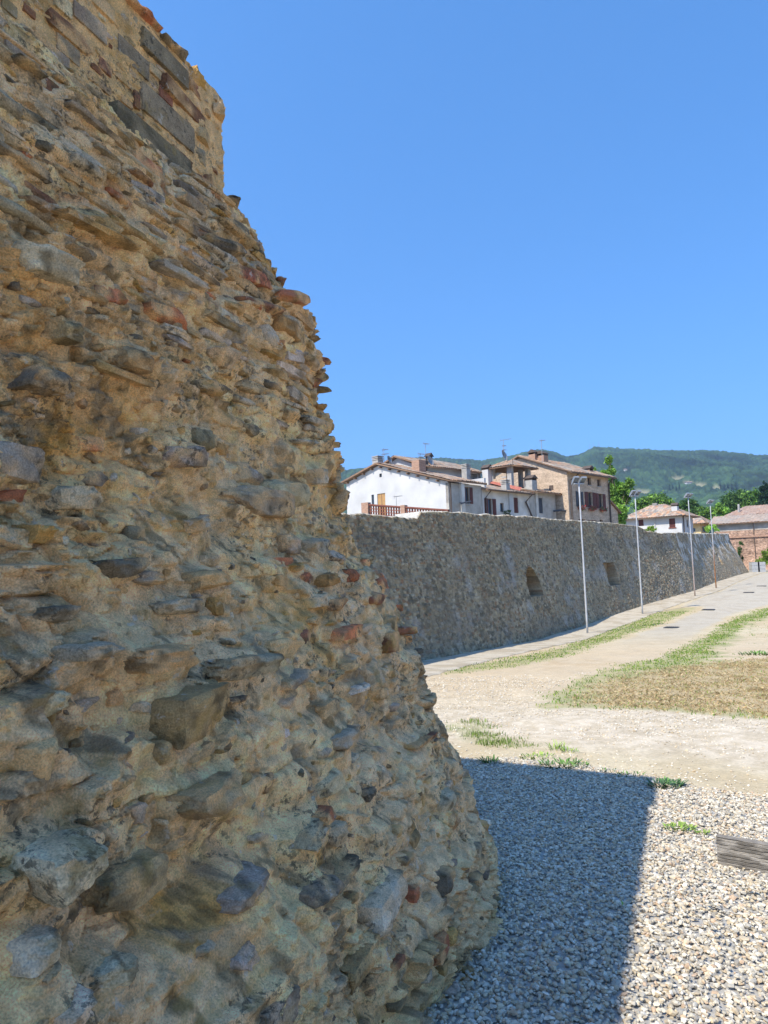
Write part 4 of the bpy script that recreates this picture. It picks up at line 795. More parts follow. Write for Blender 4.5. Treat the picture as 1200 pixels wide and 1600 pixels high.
for s, wd in ((0, .5), (LL*.48, .3)): b = MB(); b.box(FL, s-wd/2, s+wd/2, zb_l, zt1(s)+.06, -.14, .14); b.build('post', m_brc, lt)
b = MB(); b.box(FL, -.2, LL, zb_l, zt1(LL)-H_+.03, -.12, .12); b.build('plinth', m_conc, lt)
# --- plastered lower house with dark red shutters, and lean-to
s0 = LS+.03; s1 = Fs.hit(827, 780)[0]; zeB = Fs.hit(790, 768)[1]; 
hB = empty('plastered_house', (*Fs.p(s0, 0, 0)[:2], zb), 'low cream plastered house with narrow dark red shutters right of the white house', 'house')
def hp(F_, x0, x1, y0, y1): m_ = (x0+x1)/2; return (F_.hit(x0, (y0+y1)/2)[0], F_.hit(x1, (y0+y1)/2)[0], F_.hit(m_, y1)[1], F_.hit(m_, y0)[1])
dB_ = hp(Fs, 762.5, 769.5, 779, 805); wB = hp(Fs, 781.5, 787.5, 786, 800); sB = hp(Fs, 803, 810, 777.5, 801.5)
w = MB(); wall_holes(w, Fs, s0, s1, zb, zeB, [(dB_[0], dB_[1], dB_[2], dB_[3]), wB, sB]); w.box(Fs, s0, s1, zb, zeB, -5, -4.8); w.box(Fs, s1-.2, s1-.001, zb, zeB, -4.8, -.26); w.build('wall', m_plc, hB)
window(Fs, dB_, hB, shutter=m_red, leaf=.75, sill=False); window(Fs, wB, hB, sill=False); shut(Fs, sB, hB, m_red)
pb = Fs.hit(796.5, 770); b = MB(); b.box(Fs, pb[0]-.25, pb[0]+.25, zb, zeB, .003, .12); b.build('pilaster', m_plw, hB)
zrB = zeB+1.5; tiles('roof', Fs.p(s0, zeB-.05, .45), Fs.p(s1+.1, zeB-.05, .45), Fs.p(s1+.1, zrB, -5.2), Fs.p(s0, zrB, -5.2), hB, seed=5, tone=.95)
pipe(Fs, [(s0+.1, zeB-.05, .5), (s1, zeB-.1, .5)], hB, .06, name='gutter'); pipe(Fs, [(s0+.55, zeB-.1, .45), (s0+.35, zeB-.6, .1), (s0+.35, zb, .1)], hB)
q = Fs.hit(795, 765)[0]; chimney(Fs, q, .5, zeB, Fs.hit(795, 749.5)[1], -.3, hB, m_conc, 'slots')
# bush on ledge
# --- raised back part of the white house
FR = Frame(np.array(Fs.p(LS*.3, 0, -3.2)[:2]), G); 
hC = empty('rear_house', (*Fs.p(LS+.5, 0, -2.6)[:2], zb), 'tiled upper house rising behind the white house, with satellite dish and chimneys', 'house')
F2 = Frame(np.array(Fs.p(0, 0, -4.2)[:2])+G*3.2, G)      # its street face further back
zc = F2.hit(735, 737)[1]; c0 = F2.hit(668, 735)[0]+2.2; c1 = F2.hit(751, 745)[0]; rc_ = (F2.hit(722, 745)[0], F2.hit(746, 745)[0], F2.hit(735, 748.5)[1], F2.hit(735, 739.5)[1])
w = MB(); wall_holes(w, F2, c0-2.2, c1, zb, zc, [rc_], .5); w.box(F2, c1-.2, c1-.001, zb, zc, -5.5, -.51); w.box(F2, c0-2.2, c0-2, zb, zc, -5.5, -.51); w.add([F2.p(rc_[0], rc_[2], -.5), F2.p(rc_[1], rc_[2], -.5), F2.p(rc_[1], rc_[3], -.5), F2.p(rc_[0], rc_[3], -.5)], [[0, 1, 2, 3]]); w.add([F2.p(c0-2.2, zc-.2, 0), F2.p(c0-2.2, zc-.2, -6.4), F2.p(c0-2.2, zc+1.1, -3.2)], t=[[0, 1, 2]]); w.add([F2.p(c0-2.2, zb, -5.5), F2.p(c0-2.2, zb, -6.4), F2.p(c0-2.2, zc-.2, -6.4), F2.p(c0-2.2, zc-.2, -5.5)], [[0, 1, 2, 3]]); w.build('wall', m_plw, hC)
window(F2, (rc_[0]+.35, (rc_[0]+rc_[1])/2-.3, rc_[2]+.1, rc_[3]-.15), hC, o=-.33, sill=False); window(F2, ((rc_[0]+rc_[1])/2+.1, rc_[1]-.3, rc_[2]+.1, rc_[3]-.15), hC, o=-.33, sill=False)
gm_ = 3.2; tiles('roof', F2.p(c0-2.6, zc-.05, .45), F2.p(c1+.4, zc-.05, .45), F2.p(c1+.4, zc+1.25, -gm_), F2.p(c0-2.6, zc+1.25, -gm_), hC, seed=8, tone=.9)
tiles('roof', F2.p(c1+.4, zc+.1, -gm_*2), F2.p(c0-2.6, zc+.1, -gm_*2), F2.p(c0-2.6, zc+1.25, -gm_), F2.p(c1+.4, zc+1.25, -gm_), hC, seed=9, tone=.9)
a_ = F2.hit(683, 735)[0]; chimney(F2, a_, .42, zc+.3, F2.hit(683, 708)[1], -.8, hC, m_dkt, 'tent'); dzz = F2.hit(677, 719)[1]; antenna(F2, F2.hit(677, 735)[0], zc+.2, dzz+.2, -.5, hC, (), (dzz-zc-.2, .42))
antenna(F2, F2.hit(679.5, 735)[0], zc+.3, F2.hit(679.5, 691)[1], -.9, hC, ((.0, .7),)); antenna(F2, F2.hit(671, 735)[0], zc+.3, F2.hit(671, 706)[1], -.9, hC, ((.05, .9), (.3, .5)))
chimney(F2, F2.hit(714.5, 740)[0], .5, zc-2, F2.hit(714.5, 728)[1], .9, hC, m_conc, 'slots'); chimney(F2, F2.hit(750, 745)[0], .62, zc-1.6, F2.hit(750, 730)[1], .75, hC, m_plw, 'tent')
# --- roofed terrace tower
VT_ = np.array(Fs.p(s1-.6, 0, -1.2)[:2]); FT = Frame(VT_, G); tw_ = abs(vert_hit(765, 740, VT_, GP)[0]); FTg = Frame(VT_+GP*tw_, -GP)
zT = FTg.hit(800, 728)[1]; zo0 = FTg.hit(790, 746)[1]; wd = FT.hit(829, 740)[0]
hT = empty('terrace_tower', (*VT_, zb), 'small open roofed terrace tower of brick with grey corner pillars', 'tower')
xw = FTg.hit(791, 745)[0]; w = MB(); w.box(FTg, 0, tw_-.4, zb, zo0-.9, -wd, 0); w.box(FTg, xw, tw_-.5, zo0-.9, zT, -.3, 0); w.box(FTg, .0, xw-.01, zo0-.9, zo0, -.2, 0); w.build('wall', m_brk, hT)
for (a, b_, o1) in ((0, .35, 0.01), (1.1, 1.4, -wd+.3), (tw_-.42, tw_, .02)):
    p_ = MB(); p_.box(FTg, a, b_, zo0-.88 if a < tw_-1 else zb+.5, zT+.02, o1-.35, o1); p_.build('pillar', m_conc, hT)
p_ = MB(); p_.box(FT, wd-.35, wd, zb+.5, zT, -.34, .02); p_.build('pillar', m_conc, hT)
p_ = MB(); p_.box(FTg, 1.2, xw, zo0-.02, zo0+.1, -.25, .03); p_.build('parapet', m_conc, hT)
zTr = zT+.75; ovh = .5
cA = [FTg.p(-ovh, zT, ovh), FTg.p(tw_+ovh, zT, ovh), FTg.p(tw_+ovh, zT, -wd-ovh), FTg.p(-ovh, zT, -wd-ovh)]; r0 = FTg.p(tw_*.35, zTr, -wd/2); r1 = FTg.p(tw_*.65, zTr, -wd/2)
tiles('roof', cA[0], cA[1], r1, r0, hT, seed=11, tone=1.05); tiles('roof', cA[1], cA[2], r1, r1, hT, seed=12); tiles('roof', cA[2], cA[3], r0, r1, hT, seed=13); tiles('roof', cA[3], cA[0], r0, r0, hT, seed=14)
antenna(FTg, FTg.hit(779, 715)[0], zT+.1, FTg.hit(779, 685)[1], -.8, hT, ((.05, 1.1), (.55, .35), (.9, .3)), (1.0, .45))
antenna(FTg, FTg.hit(834.5, 715)[0], zT+.1, FTg.hit(834.5, 684)[1], -1.2, hT, ((.1, .5),))
fl = MB(); q0, q1 = FTg.hit(762, 755)[0], FTg.hit(816, 766)[0]; fl.add([FTg.p(q0, FTg.hit(762, 753.5)[1], .35), FTg.p(q1, FTg.hit(816, 767)[1], .35), FTg.p(q1, FTg.hit(816, 763.5)[1]+.1, .02), FTg.p(q0, FTg.hit(762, 752)[1]+.1, .02)], [[0, 1, 2, 3]]); fl.build('flashing', mat('red_flashing', (.36, .12, .085), .7), hT)
# --- lean-to right of plastered house
s2 = Fs.hit(868, 785)[0]; zeD = Fs.hit(850, 770)[1]; hD = empty('lean_to', (*Fs.p(s1, 0, 0)[:2], zb), 'small pale lean-to with one grey shutter against the brick house', 'lean-to')
sD = hp(Fs, 842, 848, 778, 802); w = MB(); wall_holes(w, Fs, s1+.02, s2, zb, zeD, [sD], o=.0); w.box(Fs, s2-.2, s2-.001, zb, zeD, -3, -.26); w.build('wall', m_plg, hD); shut(Fs, sD, hD, m_grey)
p_ = MB(); q = Fs.hit(838, 785)[0]; p_.box(Fs, q-.18, q+.12, zb, zeD, .003, .1); p_.build('pilaster', m_plc, hD)
tiles('roof', Fs.p(s1+.1, zeD-.05, .5), Fs.p(s2+.5, zeD-.05, .5), Fs.p(s2+.5, zeD+.75, -2.6), Fs.p(s1+.1, zeD+.75, -2.6), hD, seed=15, tone=1.1)
pipe(Fs, [(s1+.15, zeD-.1, .4), (s1-.7, zeD-.9, .12), (s1+.35, zeD-2.4, .12), (s1+.35, zb, .12)], hD, .07); chimney(Fs, Fs.hit(834.5, 765)[0], .75, zeD-.1, Fs.hit(834, 744)[1], -.3, hD, m_conc, 'tent')
pipe(Fs, [(s2-.5, zeD-1.5, .05), (s2-.2, zeD-1.45, .5), (s2+.35, zeD-1.5, .75)], hD, .09, m_grey, 'wall_lamp')
# --- brick house
Gq = np.array(Fs.p(s2+.3, 0, 0)[:2]); tQ = abs(vert_hit(887, 760, Gq, GP)[0]); Q = Gq-GP*tQ; FQ = Frame(Q, G); gw = 9.2; FQg = Frame(Q+GP*gw, -GP)
zQ = FQ.hit(885, 737)[1]; LQ = FQ.hit(951, 760)[0]; hQ = empty('brick_house', (*Q, zb), 'tall old brick house with brown shutters and red flower boxes above the wall', 'house')
wins = []
for x0, x1, y0, y1, kd in ((900.5, 906, 744, 752, 'o'), (918, 923.5, 746, 758, 'o'), (933, 938.5, 749, 760, 'o'), (903, 908, 768, 792, 'g'), (918.5, 926, 769, 793, 's'), (935.5, 942, 771.5, 794.5, 's'), (904, 914, 811, 814, 'l'), (918, 932, 812.5, 815, 'l'), (937, 942, 812, 815.5, 'l')):
    wins.append((hp(FQ, x0, x1, y0, y1), kd))
w = MB(); wall_holes(w, FQ, 0, LQ, zb, zQ, [h for h, k in wins], .3)
xa = FQg.hit(827, 722); 
pk = gw*.5; zpk = zQ+pk*.40
w.add([FQg.p(0, zb), FQg.p(gw, zb), FQg.p(gw, zQ), FQg.p(pk, zpk), FQg.p(0, zQ)], [[0, 1, 2, 4]], [[2, 3, 4]]); w.box(FQ, LQ-.3, LQ-.001, zb, zQ-.01, -gw, -.31); w.add([FQ.p(LQ, zQ-.01, 0), FQ.p(LQ, zQ-.01, -gw), FQ.p(LQ, zpk, -pk)], t=[[0, 1, 2]]); w.build('wall', m_brk, hQ)
for h, k in wins: window(FQ, h, hQ, shutter={'o': None, 'g': m_grey, 's': m_red, 'l': None}[k], box=(k in 'gs'), sill=k != 'l', leaf=.62, rec=.18)
b = MB(); q = FQg.hit(861.5, 762); b.box(FQg, q[0]-.2, q[0]+.2, q[1]-.2, q[1]+.2, .004, .03); b.build('wall_vent', m_dkt, hQ)
tiles('roof', FQ.p(-.35, zQ-.05, .55), FQ.p(LQ+.5, zQ-.05, .55), FQ.p(LQ+.5, zpk+.15, -pk), FQ.p(-.35, zpk+.15, -pk), hQ, seed=20, tone=1.0)
tiles('roof', FQ.p(LQ+.5, zQ-.05, -gw-.5), FQ.p(-.35, zQ-.05, -gw-.5), FQ.p(-.35, zpk+.15, -pk), FQ.p(LQ+.5, zpk+.15, -pk), hQ, seed=21)
pipe(FQ, [(-.3, zQ-.12, .6), (LQ+.45, zQ-.12, .6)], hQ, .07, name='gutter')
pipe(FQ, [(1.0, zQ-.15, .55), (.35, zQ-.7, .1), (.35, zb, .1)], hQ, .07); pipe(FQ, [(LQ-.1, zQ-.15, .5), (LQ-.15, zQ-.6, .1), (LQ-.15, zb, .1)], hQ, .07)
chimney(FQg, FQg.hit(829, 713)[0], .65, zpk-1.0, FQg.hit(829, 703.5)[1], -.5, hQ, m_brc, 'tent'); chimney(FQg, FQg.hit(834.5, 713)[0]+.25, .75, zpk-1.2, FQg.hit(834, 705.5)[1], -.9, hQ, m_brc, 'tent')
chimney(FQ, FQ.hit(940, 745)[0], .7, zQ, FQ.hit(940, 727)[1], -1.3, hQ, m_brc, 'tent')
# low annex at its far end
LX = FQ.hit(966, 800)[0]; zx0 = FQ.hit(951, 784)[1]; zx1 = FQ.hit(966, 797)[1]; w = MB()
hX = empty('brick_annex', (*FQ.p(LQ, 0, 0)[:2], zb), 'low brick annex with sloping verge at the right end of the brick house', 'annex')
w.add([FQ.p(LQ+.02, zb, -.05), FQ.p(LX, zb, -.05), FQ.p(LX, zx1, -.05), FQ.p(LQ+.02, zx0, -.05)], [[0, 1, 2, 3]]); w.add([FQ.p(LX, zb, -.05), FQ.p(LX, zb, -5), FQ.p(LX, zx1, -5), FQ.p(LX, zx1, -.05)], [[0, 1, 2, 3]]); w.build('wall', m_brk, hX)
tiles('roof', FQ.p(LX+.4, zx1-.25, -5), FQ.p(LX+.4, zx1-.25, .15), FQ.p(LQ+.02, zx0+.1, .15), FQ.p(LQ+.02, zx0+.1, -5), hX, seed=24)
# --- white hipped house
def hip(name, corner_px, D, dirR, xL, xR, y_eave, y_top, base, lab, mtw, seed, ridge=.35, ov_=.6, tone=1.15, tint=None):
    P = np.array([ray(*corner_px)[0]/ray(*corner_px)[1]*D, D]); dR = np.array(dirR)/np.hypot(*dirR); dL = np.array([-dR[1], dR[0]])
    FRt = Frame(P, dR); wl = abs(vert_hit(xL, y_eave, P, dL)[0]); wr = FRt.hit(xR, y_eave)[0]; FLt = Frame(P+dL*wl, -dL); ze = FRt.hit(corner_px[0], y_eave)[1]; zt_ = base+0
    h = empty(name, (*P, base), lab, 'house'); return h, FLt, FRt, wl, wr, ze
hW, FWl, FWr, wl, wr, ze = hip('hipped_house', (1065.5, 820), 88, (.62, .78), 978, 1082, 806, 787, 0, 'white house with orange hipped tile roof and brown shutters beyond the long wall', m_plw, 30)
w1 = hp(FWl, 1045.5, 1055, 810, 824); w2 = hp(FWl, 997.5, 1005.5, 812, 822); w3 = hp(FWr, 1073, 1075.5, 812, 823)
w = MB(); wall_holes(w, FWl, 0, wl, .8, ze, [w1, w2]); wall_holes(w, FWr, 0, wr, .8, ze, [w3]); w.box(FWl, 0, wl, .8, ze-.01, -wr, -wr+.2); w.box(FWl, 0, .2, .8, ze-.02, -wr+.21, -.26); w.build('wall', m_plw, hW)
shut(FWl, w1, hW, m_red); shut(FWl, w2, hW, m_red); window(FWr, w3, hW)
b = MB(); b.box(FWl, w1[0]-.1, w1[1]+.1, w1[2]-.12, w1[2]-.002, -.05, .1); b.build('sill', m_lat, hW)
zrg = ze+(FWl.hit(1035, 787)[1]-ze)*1.06; o_ = .8
c_ = [FWl.p(-o_, ze, o_), FWl.p(wl+o_, ze, o_), FWl.p(wl+o_, ze, -wr-o_), FWl.p(-o_, ze, -wr-o_)]; hr = (wr+2*o_)/2; r0 = FWl.p(wl*.36, zrg, -wr/2); r1 = FWl.p(wl*.62, zrg, -wr/2)
tiles('roof', c_[0], c_[1], r1, r0, hW, seed=31, tone=1.2, per=.3); tiles('roof', c_[1], c_[2], r1, r1, hW, seed=32, tone=1.1, per=.3); tiles('roof', c_[2], c_[3], r0, r1, hW, seed=33, per=.3); tiles('roof', c_[3], c_[0], r0, r0, hW, seed=34, per=.3)
chimney(FWr, wr*.15, .7, ze, FWr.hit(1071, 787)[1], -.9, hW, m_plw, 'tent'); chimney(FWl, FWl.hit(1014, 788)[0], .5, zrg-.6, FWl.hit(1015, 785)[1], -wr/2, hW, m_conc, 'slots')
pipe(FWl, [(wl*.53, ze-.1, .08), (wl*.53, .8, .08)], hW, .06, m_plw); pipe(FWr, [(.5, ze, .1), (.5, .8, .1)], hW, .06)
# --- yellow house
hY, FYl, FYr, wl, wr, ze = hip('yellow_house', (1095, 826), 112, (.62, .78), 1076, 1107, 818, 808, 0, 'small yellow house with overhanging orange tile roof right of the white hipped house', m_plw, 40)
m_yel = mat('yellow_render', (.60, .47, .25), .9, 1.5, .1)
w4 = hp(FYr, 1097.5, 1103.5, 822, 831); w5 = hp(FYl, 1082, 1086.5, 825, 831); w = MB(); wall_holes(w, FYl, 0, wl, .5, ze, [w5]); wall_holes(w, FYr, 0, wr, .5, ze, [w4]); w.box(FYl, 0, wl, .5, ze-.01, -wr, -wr+.2); w.build('wall', m_yel, hY)
window(FYr, w4, hY, frame_m=m_plw); window(FYl, w5, hY); o_ = 1.1; zrg = ze+1.35
c_ = [FYl.p(-o_, ze, o_), FYl.p(wl+o_, ze, o_), FYl.p(wl+o_, ze, -wr-o_), FYl.p(-o_, ze, -wr-o_)]; r0 = FYl.p(wl*.45, zrg, -wr/2); r1 = FYl.p(wl*.6, zrg, -wr/2)
tiles('roof', c_[0], c_[1], r1, r0, hY, seed=41, tone=1.25, per=.3); tiles('roof', c_[1], c_[2], r1, r1, hY, seed=42, per=.3); tiles('roof', c_[2], c_[3], r0, r1, hY, seed=43, per=.3); tiles('roof', c_[3], c_[0], r0, r0, hY, seed=44, per=.3)
# --- long brick building at the right end, two tiled roofs
P = np.array([ray(1119, 860)[0]/ray(1119, 860)[1]*97, 97.]); FE = Frame(P, (.82, -.57)); LE = FE.hit(1290, 850)[0]; zE = FE.hit(1160, 817)[1]; zm = FE.hit(1160, 829)[1]
m_ruin = mat('crumbling_brick', (.36, .235, .165), .95, .5, .4, 1.3, 1., .12, stretch=(1, 1, 2), fine=.55)
hE = empty('brick_barn', (*P, -.3), 'long old brick barn with weathered tile roof closing the road at right', 'barn')
w = MB(); w.box(FE, 0, LE, zm+.02, zE, -6, -.02); w.build('upper_wall', m_plg, hE); w = MB(); w.box(FE, -.1, LE, -.4, zm, -6, .12); w.build('wall', m_ruin, hE)
b = MB(); b.box(FE, -.1, LE, FE.hit(1160, 839)[1]-.1, FE.hit(1160, 839)[1]+.12, .123, .3); b.build('ledge', m_brc, hE)
ztp = FE.hit(1160, 803)[1]; tiles('roof', FE.p(-.6, zE, .7), FE.p(LE, zE, .7), FE.p(LE, ztp, -3.2), FE.p(-.6, ztp, -3.2), hE, seed=50, per=.42, tone=.95, tint=(.38, .31, .25))
tiles('roof', FE.p(LE, zE, -7), FE.p(-.6, zE, -7), FE.p(-.6, ztp, -3.2), FE.p(LE, ztp, -3.2), hE, seed=51, per=.42)
pipe(FE, [(FE.hit(1178, 830)[0], zE-.1, .2), (FE.hit(1178, 830)[0], 0, .2)], hE, .05)
P2 = np.array([ray(1141, 860)[0]/ray(1141, 860)[1]*112, 112.]); FE2 = Frame(P2, (.82, -.57)); z2 = FE2.hit(1160, 805)[1]-.2; z3 = FE2.hit(1170, 788)[1]
hF = empty('rear_barn', (*P2, -.3), 'second tiled roof with thin flue rising behind the long brick barn', 'barn'); w = MB(); w.box(FE2, 0, LE, -.3, z2, -9, 0); w.build('wall', m_ruin, hF)
xr = FE2.hit(1165, 790)[0]; tiles('roof', FE2.p(-1, z2, .6), FE2.p(LE, z2, .6), FE2.p(LE-4, z3, -4.5), FE2.p(xr*.75, z3, -4.5), hF, seed=52, per=.42, tone=.9, tint=(.38, .25, .19)); tiles('roof', FE2.p(-1, z2, -9.6), FE2.p(-1, z2, .6), FE2.p(xr*.75, z3, -4.5), FE2.p(xr*.75, z3, -4.5), hF, seed=53, per=.42)
pipe(FE2, [(FE2.hit(1151.5, 795)[0], z2, -1.5), (FE2.hit(1151.5, 787)[0], FE2.hit(1151.5, 787)[1], -1.5)], hF, .16, m_conc, 'flue')
# two grey planters / bins at the road end
m_bin = mat('pale_grey_concrete', (.40, .40, .39), .85, 5, .15)
for x, lb in ((1181.5, 'left one of two grey concrete planters at the far end of the road'), (1191, 'right one of two grey concrete planters at the far end of the road')):
    D = 84.; r_ = ray(x, 893); P = np.array([r_[0]/r_[1]*D, D]); z = gh(D); F_ = Frame(P, (1, 0)); e = empty('planter', (*P, z), lb, 'planter'); w_ = 2.7/6
    b = MB(); 
    for k in range(3): b.box(F_, -w_+.03*k*0, w_, z+.02+k*.4, z+.38+k*.4, -.7, 0)
    b.box(F_, -w_+.04, w_-.04, z, z+1.2, -.66, -.04); b.build('tub', m_bin, e); b = MB(); b.box(F_, -w_+.05, w_-.05, z+1.2, z+1.24, -.6, -.1); b.build('soil', m_dkt, e)
# ---------------------------------------------------------------- trees
m_leaf = mat('leaves', None, .55, 2, .15, 30, 0); m_bark = mat('bark', (.11, .085, .06), .95, 6, .3, 20, .8)
try:
    bs_ = m_leaf.node_tree.nodes['Principled BSDF']; tr = m_leaf.node_tree.nodes.new('ShaderNodeBsdfTranslucent'); mx = m_leaf.node_tree.nodes.new('ShaderNodeMixShader'); mx.inputs[0].default_value = .3
    sc = bs_.inputs['Base Color'].links[0].from_socket; m_leaf.node_tree.links.new(sc, tr.inputs[0]); ou = [n for n in m_leaf.node_tree.nodes if n.type == 'OUTPUT_MATERIAL'][0]
    m_leaf.node_tree.links.new(bs_.outputs[0], mx.inputs[1]); m_leaf.node_tree.links.new(tr.outputs[0], mx.inputs[2]); m_leaf.node_tree.links.new(mx.outputs[0], ou.inputs[0])
except Exception as e: print(e)
def tree(name, base, H_, clumps, cols, lab, seed, leaf=.16, n=5000, cat='tree', group=None, trunk=.18):
    """clumps: list of (dx, dy, z, rx, rz) relative to the base"""
    r = np.random.default_rng(seed); B = np.array(base, float); root = empty(name, B, lab, cat, group)
    t = MB(); top = max(c[2] for c in clumps); t.tube([B+[0, 0, -.3], B+[.05, 0, top*.3], B+[-.05, .1, top*.6], B+[0, 0, top*.95]], [trunk, trunk*.8, trunk*.5, trunk*.15], 8)
    tot = sum(c[3]**2*c[4] for c in clumps); L = []; Cc = []
    for (dx, dy, z, rx, rz) in clumps:
        c = B+[dx, dy, z]; t.tube([B+[0, 0, max(.2, z*.5)], B+[dx*.5, dy*.5, z*.8], c], [trunk*.4, trunk*.25, trunk*.08], 5)
        nn = int(n*rx*rx*rz/tot)+40; sub = max(4, int(rx*rx*rz*7)); sc_ = r.normal(size=(sub, 3)); sc_ /= np.linalg.norm(sc_, axis=1)[:, None]; sc_ *= (r.uniform(.35, 1, sub)**.5)[:, None]; br = r.uniform(.72, 1.25, sub)
        k = r.integers(0, sub, nn); p = r.normal(size=(nn, 3))*.27; q = (sc_[k]+p)*[rx, rx, rz]; L.append(c+q); Cc.append(cols[r.integers(0, len(cols), nn)]*(br[k]*r.uniform(.8, 1.2, nn))[:, None])
    P = np.concatenate(L); Cc = np.concatenate(Cc); m_ = len(P); a = r.normal(size=(m_, 3)); a /= np.linalg.norm(a, axis=1)[:, None]; b = np.cross(a, r.normal(size=(m_, 3))); b /= np.linalg.norm(b, axis=1)[:, None]
    s = leaf*r.uniform(.6, 1.3, m_)[:, None]; V = np.stack([P-a*s*.5, P+b*s*.32, P+a*s*.5, P-b*s*.32], 1)
    t.build('trunk', m_bark, root, True); mesh('crown', V.reshape(-1, 3), np.arange(m_*4).reshape(-1, 4), m_leaf, root, np.repeat(Cc, 4, 0)); return root
def at(x, D, z): r_ = ray(x, 800); return (r_[0]/r_[1]*D, D, z)
def zpx(x, y, D): r_ = ray(x, y); return 1.6+r_[2]/r_[1]*D
def pxclumps(cl, x0, D, zb_): # clump centres given in pixels: x, y, rx px, ry px
    m = D/FPX; out = []
    r = np.random.default_rng(int(x0))
    for (x, y, rx, ry) in cl: a = at(x, D, 0); b = at(x0, D, 0); out.append((a[0]-b[0], r.uniform(-.6, .6), zpx(x, y, D)-zb_, rx*m, ry*m))
    return out
BR = np.array([(.17, .32, .04), (.22, .40, .05), (.12, .24, .03), (.27, .44, .08)]); MD = np.array([(.06, .13, .022), (.08, .16, .03), (.045, .10, .02), (.11, .2, .04)]); DK = np.array([(.018, .045, .018), (.025, .055, .02), (.014, .035, .014)])
YG = np.array([(.22, .34, .04), (.28, .40, .06), (.17, .28, .03)])
tree('maple_tree', at(963, 76, .6), 9, pxclumps([(956, 722, 5, 8), (953, 742, 8, 9), (963, 760, 11, 11), (982, 755, 9, 9), (951, 768, 9, 10), (972, 775, 12, 10), (965, 795, 14, 13), (985, 770, 7, 8), (950, 790, 8, 12), (958, 735, 5, 7), (934, 734, 4, 5), (968, 812, 10, 9)], 963, 76, .6), BR, 'tall bright green leafy tree standing just right of the brick house', 1, .26, 20000)
tree('broadleaf_tree', at(1018, 130, 0), 9, pxclumps([(1006, 785, 9, 8), (1018, 779, 10, 9), (1032, 782, 11, 9), (1044, 786, 9, 8), (1000, 792, 10, 8), (1025, 790, 16, 10)], 1018, 130, 0), np.concatenate([BR, MD]), 'rounded mid green tree behind the orange hipped roof', 2, .42, 5000)
tree('broadleaf_tree', at(1072, 140, 0), 9, pxclumps([(1062, 790, 8, 7), (1074, 787, 9, 8), (1085, 793, 8, 8), (1072, 800, 14, 9)], 1072, 140, 0), MD, 'darker green tree just right of the white chimney on the hipped house', 3, .42, 4000)
tree('broadleaf_tree', at(1100, 150, 0), 9, pxclumps([(1096, 800, 9, 7), (1108, 803, 9, 8), (1100, 812, 12, 9), (1123, 798, 8, 8)], 1100, 150, 0), BR*.8, 'green tree rising behind the small yellow house', 4, .42, 4000)
tree('broadleaf_tree', at(1128, 128, 0), 9, pxclumps([(1126, 792, 6, 5), (1118, 797, 6, 5), (1130, 804, 8, 8), (1122, 815, 9, 8)], 1128, 128, 0), BR, 'bright spreading tree between the yellow house and the long barn', 5, .4, 3000)
tree('broadleaf_tree', at(1150, 170, 0), 9, pxclumps([(1140, 782, 11, 10), (1152, 776, 12, 10), (1165, 781, 10, 9), (1150, 792, 18, 10)], 1150, 170, 0), MD, 'dark rounded tree behind the left end of the barn roof', 6, .5, 5000)
tree('broadleaf_tree', at(1178, 165, 0), 9, pxclumps([(1170, 778, 9, 8), (1182, 775, 10, 9), (1190, 780, 8, 8), (1178, 790, 14, 8)], 1178, 165, 0), np.concatenate([BR*.8, MD]), 'green tree immediately left of the dark conifer', 7, .5, 5000)
tree('conifer_tree', at(1198, 150, 0), 14, pxclumps([(1199, 757, 3, 6), (1198, 766, 7, 6), (1197, 775, 9, 6), (1199, 785, 11, 8), (1210, 770, 8, 12), (1212, 784, 12, 9)], 1198, 150, 0), DK, 'dark blackish green conifer at the right edge behind the barn roofs', 8, .4, 6000)
tree('bush', at(1196, 88, -.2), 3, pxclumps([(1188, 868, 6, 7), (1196, 863, 7, 8), (1205, 868, 9, 10), (1193, 877, 9, 8), (1184, 862, 4, 5)], 1196, 88, -.2), YG*.85, 'bright green bush beside the planters at the road end', 9, .2, 5000, 'bush', trunk=.06)
tree('bush', at(1017, 66, 1.9), 1, pxclumps([(1013, 827, 5, 3.5), (1019, 826, 5, 4), (1024, 829, 4, 3)], 1017, 66, 1.9), YG, 'low yellow green bush peeping over the long wall below the white hipped house', 10, .12, 1200, 'bush', trunk=.03)
tree('bush', at(1109, 80, 1.6), 1, pxclumps([(1105, 827, 4, 5), (1110, 825, 5, 5), (1114, 829, 3, 4)], 1109, 80, 1.6), BR*1.2, 'yellow green bush over the wall in front of the yellow house', 11, .14, 1000, 'bush', trunk=.03)
tree('shrub', at(1153, 90, 0), 2, pxclumps([(1164, 862, 3, 9), (1166, 850, 3, 4), (1168, 874, 3, 6)], 1165, 90, 0), MD, 'dark creeper shrub at the corner where the long wall meets the barn', 12, .16, 900, 'shrub', trunk=.03)
tree('potted_plant', (*Fs.p(Fs.hit(731, 795)[0], 0, .5)[:2], 1.2), 1, [(0, 0, .9, .45, .4), (.3, .1, .6, .4, .35), (-.2, 0, 1.1, .25, .25)], MD*.8, 'dark bushy plant below the shuttered window of the white house', 13, .1, 900, 'plant', trunk=.02)
tree('potted_plant', (*Fs.p(Fs.hit(787, 800)[0], 0, .35)[:2], Fs.hit(787, 803)[1]-.3), 1, [(0, 0, .35, .25, .2), (.1, 0, .55, .18, .15)], MD*.7, 'small dark plant before the tiny window of the cream plastered house', 14, .07, 400, 'plant', trunk=.015)
